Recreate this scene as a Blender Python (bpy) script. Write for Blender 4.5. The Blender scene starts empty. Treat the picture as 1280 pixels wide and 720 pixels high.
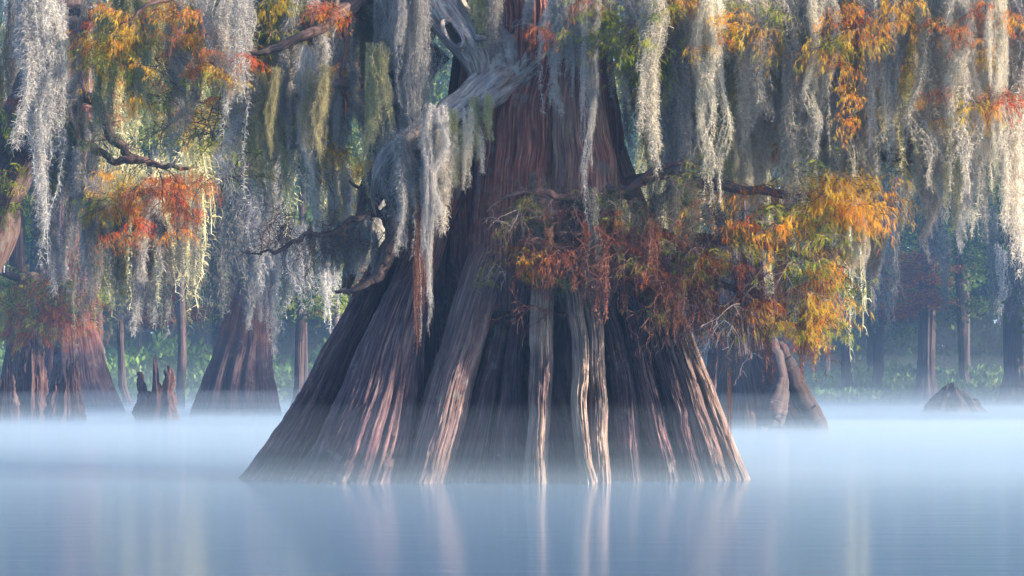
import bpy, math, random
import numpy as np
random.seed(7)
rng = np.random.default_rng(7)
S = bpy.context.scene
COL = S.collection
PI = math.pi

# ------------------------------------------------------------------ camera, sky, sun, exposure
CAMH, F, HOR = .935, 3022.0, 478.0
PITCH = math.atan((HOR - 360.0) / F)
cam_d = bpy.data.cameras.new('camera')
cam_d.sensor_width = 36.0
cam_d.lens = F / 1280 * 36.0
cam_d.clip_end = 2000
cam = bpy.data.objects.new('camera', cam_d)
COL.objects.link(cam)
cam.location = (0, 0, CAMH)
cam.rotation_euler = (PI / 2 + PITCH, 0, 0)
S.camera = cam

SUN_EL, SUN_AZ = math.radians(20), math.radians(107)      # azimuth clockwise from +Y (the view direction)
W = bpy.data.worlds.new('World')
S.world = W
W.use_nodes = True
nt = W.node_tree
sky = nt.nodes.new('ShaderNodeTexSky')
sky.sky_type = 'NISHITA'
sky.sun_disc = False
sky.sun_elevation = SUN_EL
sky.sun_rotation = SUN_AZ
sky.air_density = 1.0
sky.ozone_density = 2.5
bg = nt.nodes['Background']
bg.inputs['Strength'].default_value = 0.112
nt.links.new(sky.outputs[0], bg.inputs[0])
sun_d = bpy.data.lights.new('sun', 'SUN')
sun_d.energy = 5.0
sun_d.angle = math.radians(0.6)
sun_d.color = (1.0, 0.83, 0.62)
sun = bpy.data.objects.new('sun', sun_d)
COL.objects.link(sun)
from mathutils import Vector
sdir = Vector((math.sin(SUN_AZ) * math.cos(SUN_EL), math.cos(SUN_AZ) * math.cos(SUN_EL), math.sin(SUN_EL)))
sun.rotation_euler = sdir.to_track_quat('Z', 'Y').to_euler()
S.view_settings.view_transform = 'Standard'
S.view_settings.look = 'None'
S.view_settings.gamma = 1
S.view_settings.exposure = 1.66
S.render.engine = 'CYCLES'
S.cycles.use_denoising = True
S.cycles.max_bounces = 7
S.cycles.diffuse_bounces = 3
S.cycles.glossy_bounces = 3
S.cycles.transmission_bounces = 3
S.cycles.volume_bounces = 3
S.cycles.transparent_max_bounces = 8
S.cycles.sample_clamp_indirect = 4


def P(px, py, D):
    """world point seen at photo pixel (px, py) at distance D along +Y"""
    u, v = (px - 640) / F, (360 - py) / F
    y = math.cos(PITCH) - v * math.sin(PITCH)
    z = math.sin(PITCH) + v * math.cos(PITCH)
    return Vector((u * D / y, D, CAMH + z * D / y))


def DW(py):
    """distance of the water point seen at photo row py"""
    return CAMH * F / (py - HOR)


# ------------------------------------------------------------------ noise
_T = np.random.default_rng(11).random((512, 512)) * 2 - 1


def vn(x, y, s=0):
    x = np.asarray(x, float) + 17.3 * s
    y = np.asarray(y, float) + 41.7 * s
    xi = np.floor(x).astype(int); yi = np.floor(y).astype(int)
    fx = x - xi; fy = y - yi
    fx = fx * fx * (3 - 2 * fx); fy = fy * fy * (3 - 2 * fy)
    x0, x1, y0, y1 = xi % 512, (xi + 1) % 512, yi % 512, (yi + 1) % 512
    return ((_T[x0, y0] * (1 - fx) + _T[x1, y0] * fx) * (1 - fy) + (_T[x0, y1] * (1 - fx) + _T[x1, y1] * fx) * fy)


def fbm(x, y, s=0, o=4):
    a, t, f = 1.0, 0, 1.0
    for i in range(o):
        t = t + a * vn(np.asarray(x) * f, np.asarray(y) * f, s + i * 3)
        a *= .5; f *= 2
    return t


# ------------------------------------------------------------------ mesh helpers
def mesh_np(name, verts, faces, uv=None, attrs=None, mats=(), smooth=True, mat_idx=None):
    """faces: (n,k) int array; uv: per-vertex (n,2); attrs: {name: per-vertex float}"""
    me = bpy.data.meshes.new(name)
    verts = np.ascontiguousarray(verts, np.float32)
    faces = np.ascontiguousarray(faces, np.int32)
    n, k = faces.shape
    me.vertices.add(len(verts))
    me.vertices.foreach_set('co', verts.ravel())
    me.loops.add(n * k)
    me.loops.foreach_set('vertex_index', faces.ravel())
    me.polygons.add(n)
    me.polygons.foreach_set('loop_start', np.arange(0, n * k, k, dtype=np.int32))
    me.polygons.foreach_set('loop_total', np.full(n, k, np.int32))
    if smooth:
        me.polygons.foreach_set('use_smooth', np.ones(n, bool))
    for m in mats:
        me.materials.append(m)
    if mat_idx is not None:
        me.polygons.foreach_set('material_index', np.asarray(mat_idx, np.int32))
    me.update(calc_edges=True)
    if uv is not None:
        l = me.uv_layers.new(name='UVMap')
        l.data.foreach_set('uv', np.asarray(uv, np.float32)[faces.ravel()].ravel())
    for a, val in (attrs or {}).items():
        at = me.attributes.new(a, 'FLOAT', 'POINT')
        at.data.foreach_set('value', np.asarray(val, np.float32))
    me.validate()
    return me


def obj(name, me, parent=None, loc=None, rot=None, scale=None):
    o = bpy.data.objects.new(name, me)
    COL.objects.link(o)
    if parent is not None:
        o.parent = parent
    if loc is not None: o.location = loc
    if rot is not None: o.rotation_euler = rot
    if scale is not None: o.scale = scale if hasattr(scale, '__len__') else (scale,) * 3
    return o


def tag(o, label=None, cat=None, group=None, kind=None):
    if label: o['label'] = label
    if cat: o['category'] = cat
    if group: o['group'] = group
    if kind: o['kind'] = kind
    return o


def thing(name, loc, label, cat, group=None):
    o = bpy.data.objects.new(name, None)
    o.empty_display_size = .2
    COL.objects.link(o)
    o.location = loc
    return tag(o, label, cat, group)


def smooth_path(pts, n):
    """Catmull-Rom through (x,y,z,r) rows"""
    p = np.array(pts, float)
    p = np.vstack([2 * p[0] - p[1], p, 2 * p[-1] - p[-2]])
    t = np.linspace(0, len(p) - 3 - 1e-6, n)
    i = t.astype(int); f = (t - i)[:, None]
    a, b, c, d = p[i], p[i + 1], p[i + 2], p[i + 3]
    return .5 * ((2 * b) + (c - a) * f + (2 * a - 5 * b + 4 * c - d) * f ** 2 + (3 * b - a - 3 * c + d) * f ** 3)


def tube(pts, n=40, m=14, rough=.08, fib=.05, seed=0, wob=0.0, cap=True):
    """gnarled limb; pts rows (x,y,z,r). returns verts, faces, uv"""
    q = smooth_path(pts, n)
    c, r = q[:, :3].copy(), np.maximum(q[:, 3], .002)
    if wob:
        tt = np.linspace(0, n / 6., n)
        for k in range(3):
            c[:, k] += wob * fbm(tt, np.full(n, k * 7.7), seed, 3) * np.minimum(1, np.arange(n) / 4.)
    d = np.gradient(c, axis=0); d /= np.linalg.norm(d, axis=1)[:, None] + 1e-9
    up = np.array([.13, .9, .41]) if abs(d[0][1]) < .8 else np.array([1., 0, 0])
    U = np.zeros_like(d); u = up
    for i in range(n):
        u = u - d[i] * u.dot(d[i]); u /= np.linalg.norm(u) + 1e-9; U[i] = u
    V = np.cross(d, U)
    s = np.concatenate([[0], np.cumsum(np.linalg.norm(np.diff(c, axis=0), axis=1))])
    a = np.linspace(0, 2 * PI, m, endpoint=False)
    A, Sx = np.meshgrid(a, s)
    tri = np.abs(((A / PI) % 2) - 1)             # folded so noise wraps
    R = r[:, None] * (1 + rough * fbm(tri * 2.2, Sx / (r.mean() * 5 + .02), seed, 3)
                      + rough * .55 * vn(tri * 4.5, Sx / (r.mean() * 1.3 + .02), seed + 9)
                      + fib * vn(tri * m * .45, Sx * 1.2 / (r.mean() * 4 + .05), seed + 5))
    v = c[:, None, :] + R[..., None] * (np.cos(A)[..., None] * U[:, None, :] + np.sin(A)[..., None] * V[:, None, :])
    v = v.reshape(-1, 3)
    i, j = np.meshgrid(np.arange(n - 1), np.arange(m), indexing='ij')
    j2 = (j + 1) % m
    f = np.stack([i * m + j, i * m + j2, (i + 1) * m + j2, (i + 1) * m + j], -1).reshape(-1, 4)
    uv = np.stack([tri.ravel() * PI * r.mean(), Sx.ravel()], 1)
    if cap:
        for e, ring in ((0, 0), (n - 1, n - 1)):
            v = np.vstack([v, c[e] + (d[e] * r[e] * .25 * (1 if e else -1))])
            k = len(v) - 1
            jj = np.arange(m)
            f = np.vstack([f, np.stack([np.full(m, k), ring * m + jj, ring * m + (jj + 1) % m, ring * m + (jj + 1) % m], -1)])
            uv = np.vstack([uv, [[0, s[e]]]])
    return v, f, uv


def join(parts):
    vs, fs, us, off = [], [], [], 0
    for v, f, u in parts:
        vs.append(v); fs.append(f + off); us.append(u); off += len(v)
    return np.vstack(vs), np.vstack(fs), np.vstack(us)


def fix_tris(f):
    return f


def tube_mesh(name, parts, mats):
    v, f, u = join(parts)
    # quads whose last two indices repeat are caps: build with from_pydata style split
    dup = f[:, 2] == f[:, 3]
    me = bpy.data.meshes.new(name)
    quads, tris = f[~dup], f[dup][:, :3]
    me.vertices.add(len(v)); me.vertices.foreach_set('co', v.astype(np.float32).ravel())
    li = np.concatenate([quads.ravel(), tris.ravel()]).astype(np.int32)
    me.loops.add(len(li)); me.loops.foreach_set('vertex_index', li)
    nq, ntr = len(quads), len(tris)
    me.polygons.add(nq + ntr)
    st = np.concatenate([np.arange(nq) * 4, nq * 4 + np.arange(ntr) * 3]).astype(np.int32)
    me.polygons.foreach_set('loop_start', st)
    me.polygons.foreach_set('loop_total', np.concatenate([np.full(nq, 4), np.full(ntr, 3)]).astype(np.int32))
    me.polygons.foreach_set('use_smooth', np.ones(nq + ntr, bool))
    for m_ in mats: me.materials.append(m_)
    me.update(calc_edges=True)
    l = me.uv_layers.new(name='UVMap'); l.data.foreach_set('uv', u[li].astype(np.float32).ravel())
    me.validate()
    return me


# ------------------------------------------------------------------ materials
def new_mat(name):
    m = bpy.data.materials.new(name); m.use_nodes = True
    n = m.node_tree; b = n.nodes['Principled BSDF']
    b.inputs['Roughness'].default_value = .85
    b.inputs['Specular IOR Level'].default_value = .25
    return m, n, b


def N(n, t, **kw):
    x = n.nodes.new(t)
    for k, v in kw.items():
        if k.startswith('i_'):
            x.inputs[k[2:].replace('_', ' ')].default_value = v
        else:
            setattr(x, k, v)
    return x


def ramp(n, stops):
    r = n.nodes.new('ShaderNodeValToRGB')
    e = r.color_ramp.elements
    while len(e) > 1: e.remove(e[0])
    e[0].position = stops[0][0]; e[0].color = (*stops[0][1], 1)
    for p, c in stops[1:]:
        x = e.new(p); x.color = (*c, 1)
    return r


def bark_mat(name, cols, fibre=(55, 3.2), bump=.6, water=True, patch=None, dry=False, pale=None):
    m, n, b = new_mat(name)
    L = n.links.new
    uv = N(n, 'ShaderNodeUVMap')
    mp = N(n, 'ShaderNodeMapping'); mp.inputs['Scale'].default_value = (fibre[0], fibre[1], 1)
    L(uv.outputs[0], mp.inputs[0])
    n1 = N(n, 'ShaderNodeTexNoise', i_Scale=1.0, i_Detail=6.0, i_Roughness=.62, i_Distortion=.5)
    L(mp.outputs[0], n1.inputs['Vector'])
    geo = N(n, 'ShaderNodeNewGeometry')
    n2 = N(n, 'ShaderNodeTexNoise', i_Scale=1.6, i_Detail=5.0, i_Roughness=.6)
    L(geo.outputs['Position'], n2.inputs['Vector'])
    r1 = ramp(n, [(.28, cols[0]), (.5, cols[1]), (.7, cols[2])])
    L(n1.outputs[0], r1.inputs[0])
    r2 = ramp(n, [(.35, (0, 0, 0)), (.68, (1, 1, 1))])
    L(n2.outputs[0], r2.inputs[0])
    mx = N(n, 'ShaderNodeMix', data_type='RGBA')
    L(r2.outputs[0], mx.inputs[0])
    L(r1.outputs[0], mx.inputs[6])
    mp2 = N(n, 'ShaderNodeMix', data_type='RGBA', blend_type='MULTIPLY')
    mp2.inputs[0].default_value = 1
    L(r1.outputs[0], mp2.inputs[6]); mp2.inputs[7].default_value = (*(patch or (1.25, .95, .95)), 1)
    L(mp2.outputs[2], mx.inputs[7])
    out = mx.outputs[2]
    if water:
        sx = N(n, 'ShaderNodeSeparateXYZ'); L(geo.outputs['Position'], sx.inputs[0])
        ad = N(n, 'ShaderNodeMath', operation='MULTIPLY_ADD'); L(n2.outputs[0], ad.inputs[0]); ad.inputs[1].default_value = .25
        L(sx.outputs[2], ad.inputs[2])
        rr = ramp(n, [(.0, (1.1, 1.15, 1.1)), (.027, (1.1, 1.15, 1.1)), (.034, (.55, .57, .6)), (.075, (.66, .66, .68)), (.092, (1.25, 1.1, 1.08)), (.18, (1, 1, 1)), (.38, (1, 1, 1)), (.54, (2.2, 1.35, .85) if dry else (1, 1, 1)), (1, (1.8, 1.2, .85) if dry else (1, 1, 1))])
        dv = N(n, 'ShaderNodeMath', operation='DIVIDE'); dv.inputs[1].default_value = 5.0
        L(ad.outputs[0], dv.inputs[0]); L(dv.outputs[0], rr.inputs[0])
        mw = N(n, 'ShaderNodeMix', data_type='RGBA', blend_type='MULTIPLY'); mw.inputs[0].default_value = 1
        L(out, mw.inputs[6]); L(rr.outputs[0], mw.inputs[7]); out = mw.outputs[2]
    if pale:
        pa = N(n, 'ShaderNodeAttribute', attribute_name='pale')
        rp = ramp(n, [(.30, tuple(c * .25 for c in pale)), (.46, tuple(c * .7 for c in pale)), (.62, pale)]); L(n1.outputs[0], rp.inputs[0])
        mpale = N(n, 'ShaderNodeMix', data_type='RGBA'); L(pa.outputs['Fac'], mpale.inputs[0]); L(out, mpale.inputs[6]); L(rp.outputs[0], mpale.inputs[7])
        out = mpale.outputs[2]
    n4 = N(n, 'ShaderNodeTexNoise', i_Scale=9.0, i_Detail=6.0, i_Roughness=.7)       # lichen crusts
    L(geo.outputs['Position'], n4.inputs['Vector'])
    n5 = N(n, 'ShaderNodeMath', operation='MULTIPLY'); L(n4.outputs[0], n5.inputs[0]); L(n2.outputs[0], n5.inputs[1])
    r4 = ramp(n, [(.30, (0, 0, 0)), (.38, (.75, .75, .75))]); L(n5.outputs[0], r4.inputs[0])
    ml = N(n, 'ShaderNodeMix', data_type='RGBA'); L(r4.outputs[0], ml.inputs[0]); L(out, ml.inputs[6])
    ml.inputs[7].default_value = (cols[2][0] * .8, cols[2][1] * .98, cols[2][2] * .95, 1)
    out = ml.outputs[2]
    L(out, b.inputs['Base Color'])
    bp = N(n, 'ShaderNodeBump'); bp.inputs['Strength'].default_value = bump; bp.inputs['Distance'].default_value = .03
    mp3 = N(n, 'ShaderNodeMapping'); mp3.inputs['Scale'].default_value = (fibre[0] * .45, fibre[1] * 4.5, 1); L(uv.outputs[0], mp3.inputs[0])
    n6 = N(n, 'ShaderNodeTexNoise', i_Scale=1.0, i_Detail=4.0, i_Roughness=.7); L(mp3.outputs[0], n6.inputs['Vector'])
    a6 = N(n, 'ShaderNodeMath', operation='MULTIPLY_ADD'); L(n6.outputs[0], a6.inputs[0]); a6.inputs[1].default_value = .7; L(n1.outputs[0], a6.inputs[2])
    L(a6.outputs[0], bp.inputs['Height']); L(bp.outputs[0], b.inputs['Normal'])
    return m


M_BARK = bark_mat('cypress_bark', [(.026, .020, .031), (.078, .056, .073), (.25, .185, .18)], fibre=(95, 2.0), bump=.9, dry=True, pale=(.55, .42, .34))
M_BARK_FAR = bark_mat('far_bark', [(.03, .024, .026), (.07, .055, .058), (.13, .105, .105)], fibre=(14, 1.2), bump=.4)
M_LIMB = bark_mat('limb_bark', [(.03, .022, .022), (.08, .06, .058), (.17, .13, .12)], water=False)
M_GREYWOOD = bark_mat('weathered_wood', [(.07, .065, .07), (.24, .23, .25), (.46, .44, .45)], fibre=(34, 4.6), bump=1.0, water=False, patch=(1.15, .95, .78))
M_SNAG = bark_mat('snag_wood', [(.03, .019, .024), (.07, .045, .05), (.15, .105, .105)], fibre=(30, 2.0), bump=.8, water=False)
M_MOUND = bark_mat('mound_wood', [(.02, .016, .018), (.045, .035, .036), (.09, .07, .07)], fibre=(14, 1.2), bump=.5, water=False)
M_TWIG = bark_mat('twig_bark', [(.05, .035, .035), (.11, .075, .07), (.2, .14, .13)], water=False)
M_TWIG_PALE = bark_mat('bare_twig', [(.22, .2, .2), (.32, .3, .31), (.45, .42, .42)], water=False)
M_RUST = bark_mat('rusty_rootlets', [(.05, .028, .026), (.15, .065, .045), (.33, .18, .13)], water=False)
M_HOLLOW, _n, _b = new_mat('hollow_shade')
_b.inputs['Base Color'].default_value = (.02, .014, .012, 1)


def strand_mat(name, cols, trans=.35, var=.35):
    """cols picked by per-strand attribute 'c'; per-object brightness variation"""
    m = bpy.data.materials.new(name); m.use_nodes = True
    n = m.node_tree; n.nodes.clear(); L = n.links.new
    at = N(n, 'ShaderNodeAttribute', attribute_name='c')
    r = ramp(n, [(i / (len(cols) - 1), c) for i, c in enumerate(cols)])
    L(at.outputs['Fac'], r.inputs[0])
    oi = N(n, 'ShaderNodeObjectInfo')
    hs = N(n, 'ShaderNodeHueSaturation')
    mr = N(n, 'ShaderNodeMapRange'); mr.inputs['To Min'].default_value = 1 - var; mr.inputs['To Max'].default_value = 1 + var
    L(oi.outputs['Random'], mr.inputs[0]); L(mr.outputs[0], hs.inputs['Value']); L(r.outputs[0], hs.inputs['Color'])
    mr2 = N(n, 'ShaderNodeMath', operation='FRACT'); mm = N(n, 'ShaderNodeMath', operation='MULTIPLY'); mm.inputs[1].default_value = 17.31
    L(oi.outputs['Random'], mm.inputs[0]); L(mm.outputs[0], mr2.inputs[0])
    mr3 = N(n, 'ShaderNodeMapRange'); mr3.inputs['To Min'].default_value = .485; mr3.inputs['To Max'].default_value = .515
    L(mr2.outputs[0], mr3.inputs[0]); L(mr3.outputs[0], hs.inputs['Hue'])
    d = N(n, 'ShaderNodeBsdfDiffuse'); t = N(n, 'ShaderNodeBsdfTranslucent'); mix = N(n, 'ShaderNodeMixShader')
    mix.inputs[0].default_value = trans
    L(hs.outputs[0], d.inputs[0]); L(hs.outputs[0], t.inputs[0]); L(d.outputs[0], mix.inputs[1]); L(t.outputs[0], mix.inputs[2])
    o = N(n, 'ShaderNodeOutputMaterial'); L(mix.outputs[0], o.inputs[0])
    return m


MM = {
    'grey': strand_mat('spanish_moss_grey', [(.17, .165, .17), (.36, .35, .345), (.58, .56, .54)]),
    'olive': strand_mat('spanish_moss_olive', [(.20, .19, .07), (.42, .40, .21), (.66, .62, .40)]),
    'pale': strand_mat('spanish_moss_pale', [(.34, .31, .25), (.60, .55, .46), (.82, .76, .66)]),
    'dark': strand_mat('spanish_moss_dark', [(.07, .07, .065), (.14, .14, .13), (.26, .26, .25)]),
    'rust': strand_mat('rusty_needles', [(.08, .045, .045), (.24, .095, .06), (.44, .25, .19)]),
}
ML = {
    'orange': strand_mat('leaf_orange', [(.55, .06, .015), (.75, .17, .02), (.80, .33, .04), (.62, .42, .06)], trans=.5, var=.25),
    'gold': strand_mat('leaf_gold', [(.76, .26, .02), (.88, .48, .03), (.86, .62, .07), (.45, .50, .07)], trans=.5, var=.2),
    'rust': strand_mat('leaf_rust', [(.12, .035, .03), (.34, .075, .035), (.52, .15, .04), (.30, .20, .06)], trans=.45, var=.25),
    'green': strand_mat('leaf_green', [(.10, .17, .02), (.26, .34, .03), (.48, .50, .05), (.60, .42, .05)], trans=.5, var=.25),
    'deep': strand_mat('leaf_deep_green', [(.03, .07, .02), (.07, .14, .03), (.14, .22, .05), (.34, .3, .06)], trans=.4, var=.35),
}


# ------------------------------------------------------------------ prototypes: moss, foliage
def ribbons(P0, side, col):
    """P0: (n,k,3) polylines, side (n,k,3) half-width vectors -> verts, quads, attr"""
    n, k, _ = P0.shape
    v = np.stack([P0 - side, P0 + side], 2).reshape(-1, 3)          # n,k,2
    base = (np.arange(n) * k * 2)[:, None]
    j = np.arange(k - 1)[None, :] * 2
    f = np.stack([base + j, base + j + 1, base + j + 3, base + j + 2], -1).reshape(-1, 4)
    return v, f, np.repeat(col, k * 2)


def moss_mesh(name, L, Wd, nst, nwh, seed, mat, whl=.078, wmul=1.0, lobes=3):
    r = np.random.default_rng(seed)
    K = 22
    lob = r.normal(0, Wd * .42, (lobes, 2)); lob[:, 1] *= .7
    lobL = r.uniform(.5, 1.0, lobes); lobL[0] = 1.0
    li = r.integers(0, lobes, nst)
    ln = L * lobL[li] * (r.random(nst) ** .7 * .75 + .25)
    ln[:lobes] = L * lobL
    x0 = lob[li] + r.normal(0, Wd * .16, (nst, 2))
    z0 = r.uniform(-.3, .05, nst) * min(L, 1.0)
    t = np.linspace(0, 1, K)[None, :]
    pts = np.zeros((nst, K, 3))
    taper = 1 - .35 * t * (ln / L)[:, None]
    for a in (0, 1):
        wig = np.stack([fbm(np.linspace(0, ln[i] * 4.5, K), np.full(K, i * 3.1 + a * 50), seed % 50, 3) for i in range(nst)])
        drift = np.stack([fbm(np.linspace(0, ln[i] * 1.3, K), np.full(K, li[i] * 9.1 + a * 50), seed % 50 + 7, 2) for i in range(nst)])
        pts[:, :, a] = x0[:, a:a + 1] * taper + wig * .026 + (drift - drift[:, :1]) * .09 * L ** .5
    pts[:, :, 2] = z0[:, None] - t * ln[:, None]
    th = r.uniform(0, PI, nst)
    sd = np.stack([np.cos(th), np.sin(th), th * 0], 1)[:, None, :] * (.0035 * wmul * (1 - .5 * t))[..., None]
    col = np.clip(r.normal(.4, .2, nst), 0, 1)
    V1, F1, C1 = ribbons(pts, sd, col)
    # whiskers
    w = r.choice(nst, nwh, p=ln / ln.sum()); u = r.random(nwh) * (K - 1.001)
    i = u.astype(int); f = (u - i)[:, None]
    o = pts[w, i] * (1 - f) + pts[w, i + 1] * f
    a = r.uniform(0, 2 * PI, nwh)
    out = np.stack([np.cos(a), np.sin(a), np.zeros(nwh)], 1)
    l = whl * r.uniform(.4, 1.3, nwh)[:, None]
    dn = np.array([0, 0, -1.0]); el = r.uniform(-.2, 1.1, nwh)[:, None]
    p = [o]
    p.append(p[-1] + l * .4 * (out * .8 + dn * .4 * el))
    p.append(p[-1] + l * .35 * (out * .45 + dn * 1.0 * el + r.normal(0, .3, (nwh, 3))))
    p.append(p[-1] + l * .35 * (out * .05 + dn * .9 + r.normal(0, .5, (nwh, 3))))
    pw = np.stack(p, 1)
    s = np.cross(out, r.normal(0, 1, (nwh, 3))); s /= np.linalg.norm(s, axis=1)[:, None] + 1e-6
    sw = s[:, None, :] * (np.array([.0019, .0018, .0016, .0007]) * wmul)[None, :, None]
    V2, F2, C2 = ribbons(pw, sw, np.clip(r.normal(.62, .22, nwh), 0, 1))
    return mesh_np(name, np.vstack([V1, V2]), np.vstack([F1, F2 + len(V1)]), attrs={'c': np.concatenate([C1, C2])}, mats=[mat])


def foliage_mesh(name, mat, seed, size=.55, nf=150, droop=.5, needle=.017, nw=.0026, flat=.45, bare=.0, layers=5):
    """a spray: forked twigs carrying feathery two-ranked needles"""
    r = np.random.default_rng(seed)
    twigs = []; anchors = []; dirs = []
    for k in range(layers + 2):
        a = r.uniform(-PI, PI); el = r.uniform(-.5, .5)
        d = np.array([math.cos(a) * math.cos(el), math.sin(a) * math.cos(el) * .8, math.sin(el) * flat])
        p = np.zeros(3); pts = [p.copy()]
        ln = size * r.uniform(.6, 1.0)
        for q in range(6):
            d = d + r.normal(0, .22, 3) + np.array([0, 0, -droop * .16]); d /= np.linalg.norm(d)
            p = p + d * ln / 6; pts.append(p.copy()); anchors.append(p.copy()); dirs.append(d.copy())
            if r.random() < .75:
                d2 = d + r.normal(0, .7, 3) + np.array([0, 0, -droop * .4]); d2 /= np.linalg.norm(d2)
                e = p + d2 * size * .22; e2 = e + (d2 + [0, 0, -droop * .5]) * size * .14
                twigs.append(np.array([p, e, e2]))
                anchors += [e, e2]; dirs += [d2, d2]
        pts = np.array(pts); twigs += [pts[:3], pts[2:5], pts[4:7]]
    anchors = np.array(anchors); dirs = np.array(dirs)
    T = np.stack([t[:3] for t in twigs])
    sd = np.cross(T[:, 2] - T[:, 0], [.3, 1, .2]); sd /= np.linalg.norm(sd, axis=1)[:, None] + 1e-6
    V0, F0, C0 = ribbons(T, np.repeat(sd[:, None, :], 3, 1) * .0035, np.zeros(len(T)))
    # feathers
    i = r.integers(0, len(anchors), nf)
    d = dirs[i] * .5 + r.normal(0, .6, (nf, 3)) + np.array([0, 0, -droop]); d /= np.linalg.norm(d, axis=1)[:, None]
    l = r.uniform(.05, .12, nf) * (size / .55) ** .5
    o = anchors[i] + r.normal(0, .02, (nf, 3))
    sdir = np.cross(d, r.normal(0, 1, (nf, 3))); sdir /= np.linalg.norm(sdir, axis=1)[:, None] + 1e-6
    K = 9
    t = (np.arange(K) + .5) / K
    c = o[:, None, :] + d[:, None, :] * (l[:, None] * t)[..., None] + np.array([0, 0, -1]) * (l[:, None] * t ** 2 * .35)[..., None]
    nl = needle * np.sin(PI * (t * .8 + .15))[None, :, None]
    V, Fc, C = [], [], []
    colf = np.clip(vn(anchors[i][:, 0] * 5 + seed, anchors[i][:, 2] * 5) * .45 + .45 + r.normal(0, .16, nf), 0, 1)
    vs = []
    for sgn in (-1, 1):
        tip = c + sgn * sdir[:, None, :] * nl + d[:, None, :] * nl * .55
        a0 = c - d[:, None, :] * nw; a1 = c + d[:, None, :] * nw
        vs.append(np.stack([a0, a1, tip], 2).reshape(-1, 3)); C.append(np.repeat(colf, K * 3))
    V = np.vstack(vs)
    Ft = np.arange(len(V)).reshape(-1, 3)
    # merge: twig quads as two tris
    F0t = np.vstack([F0[:, [0, 1, 2]], F0[:, [0, 2, 3]]])
    allv = np.vstack([V0, V]); allf = np.vstack([F0t, Ft + len(V0)])
    mi = np.concatenate([np.ones(len(F0t)), np.zeros(len(Ft))])
    return mesh_np(name, allv, allf, attrs={'c': np.concatenate([C0, *C])}, mats=[mat, M_TWIG], smooth=False, mat_idx=mi)


MOSS = {}          # kind -> list of (mesh, nominal length)
sd_ = 100
for kind in ('grey', 'olive', 'pale'):
    MOSS[kind] = []
    for (L_, w_, ns, nwk, lb) in ((.5, .13, 30, 3600, 2), (.9, .17, 44, 6800, 3), (1.5, .21, 60, 11000, 4), (2.3, .25, 76, 15000, 5)):
        for q in range(2):
            sd_ += 1
            MOSS[kind].append((moss_mesh('moss_' + kind, L_, w_, ns, nwk, sd_, MM[kind], lobes=lb), L_))
MOSS['veil'] = [(moss_mesh('moss_veil', L_, .36, 70, 6000, 240 + int(L_ * 10), MM['grey'], whl=.1, lobes=6), L_) for L_ in (1.0, 1.9)]
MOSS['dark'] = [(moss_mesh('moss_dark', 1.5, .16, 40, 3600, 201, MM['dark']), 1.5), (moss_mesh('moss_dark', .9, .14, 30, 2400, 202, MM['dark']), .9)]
MOSS['rust'] = [(moss_mesh('hanging_needles', .5, .10, 26, 1100, 211, MM['rust'], whl=.035), .5), (moss_mesh('hanging_needles', .9, .09, 26, 1500, 212, MM['rust'], whl=.035), .9)]

FOL = {}
for kind, (nf, dr) in {'orange': (270, .8), 'gold': (280, 1.1), 'rust': (320, 1.1), 'green': (240, .6), 'deep': (260, .5)}.items():
    FOL[kind] = [foliage_mesh('foliage_' + kind, ML[kind], 300 + hash_ * 7 + len(kind), nf=nf, droop=dr) for hash_ in range(3)]


def bare_twig_mesh(name, seed, size=.5, mat=None):
    r = random.Random(seed); parts = []

    def grow(p, d, l, rad, lev):
        pts = [(*p, rad)]
        for k in range(4):
            d = (d + Vector((r.gauss(0, .3), r.gauss(0, .3), r.gauss(0, .3) - .12))).normalized()
            p = p + d * l / 4
            pts.append((*p, rad * (1 - .2 * (k + 1)) + .0006))
            if lev < 2 and r.random() < .8:
                grow(p.copy(), (d + Vector((r.gauss(0, .8), r.gauss(0, .8), r.gauss(0, .6)))).normalized(), l * .55, rad * .6, lev + 1)
        parts.append(tube(pts, 8, 4, 0, 0, seed, cap=False))
    for k in range(3):
        grow(Vector((0, 0, 0)), Vector((r.uniform(-1, 1), r.uniform(-.6, .2), r.uniform(-.9, .3))).normalized(), size, .006, 0)
    return tube_mesh(name, parts, [mat or M_TWIG_PALE])


TWIGS = [bare_twig_mesh('bare_twig', s) for s in (1, 2, 3)]
TWIGR = [bare_twig_mesh('rusty_twig', s_, size=.45, mat=M_RUST) for s_ in (7, 8, 9)]
TWIGD = [bare_twig_mesh('dark_twig', s, mat=M_TWIG) for s in (4, 5, 6)]


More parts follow.
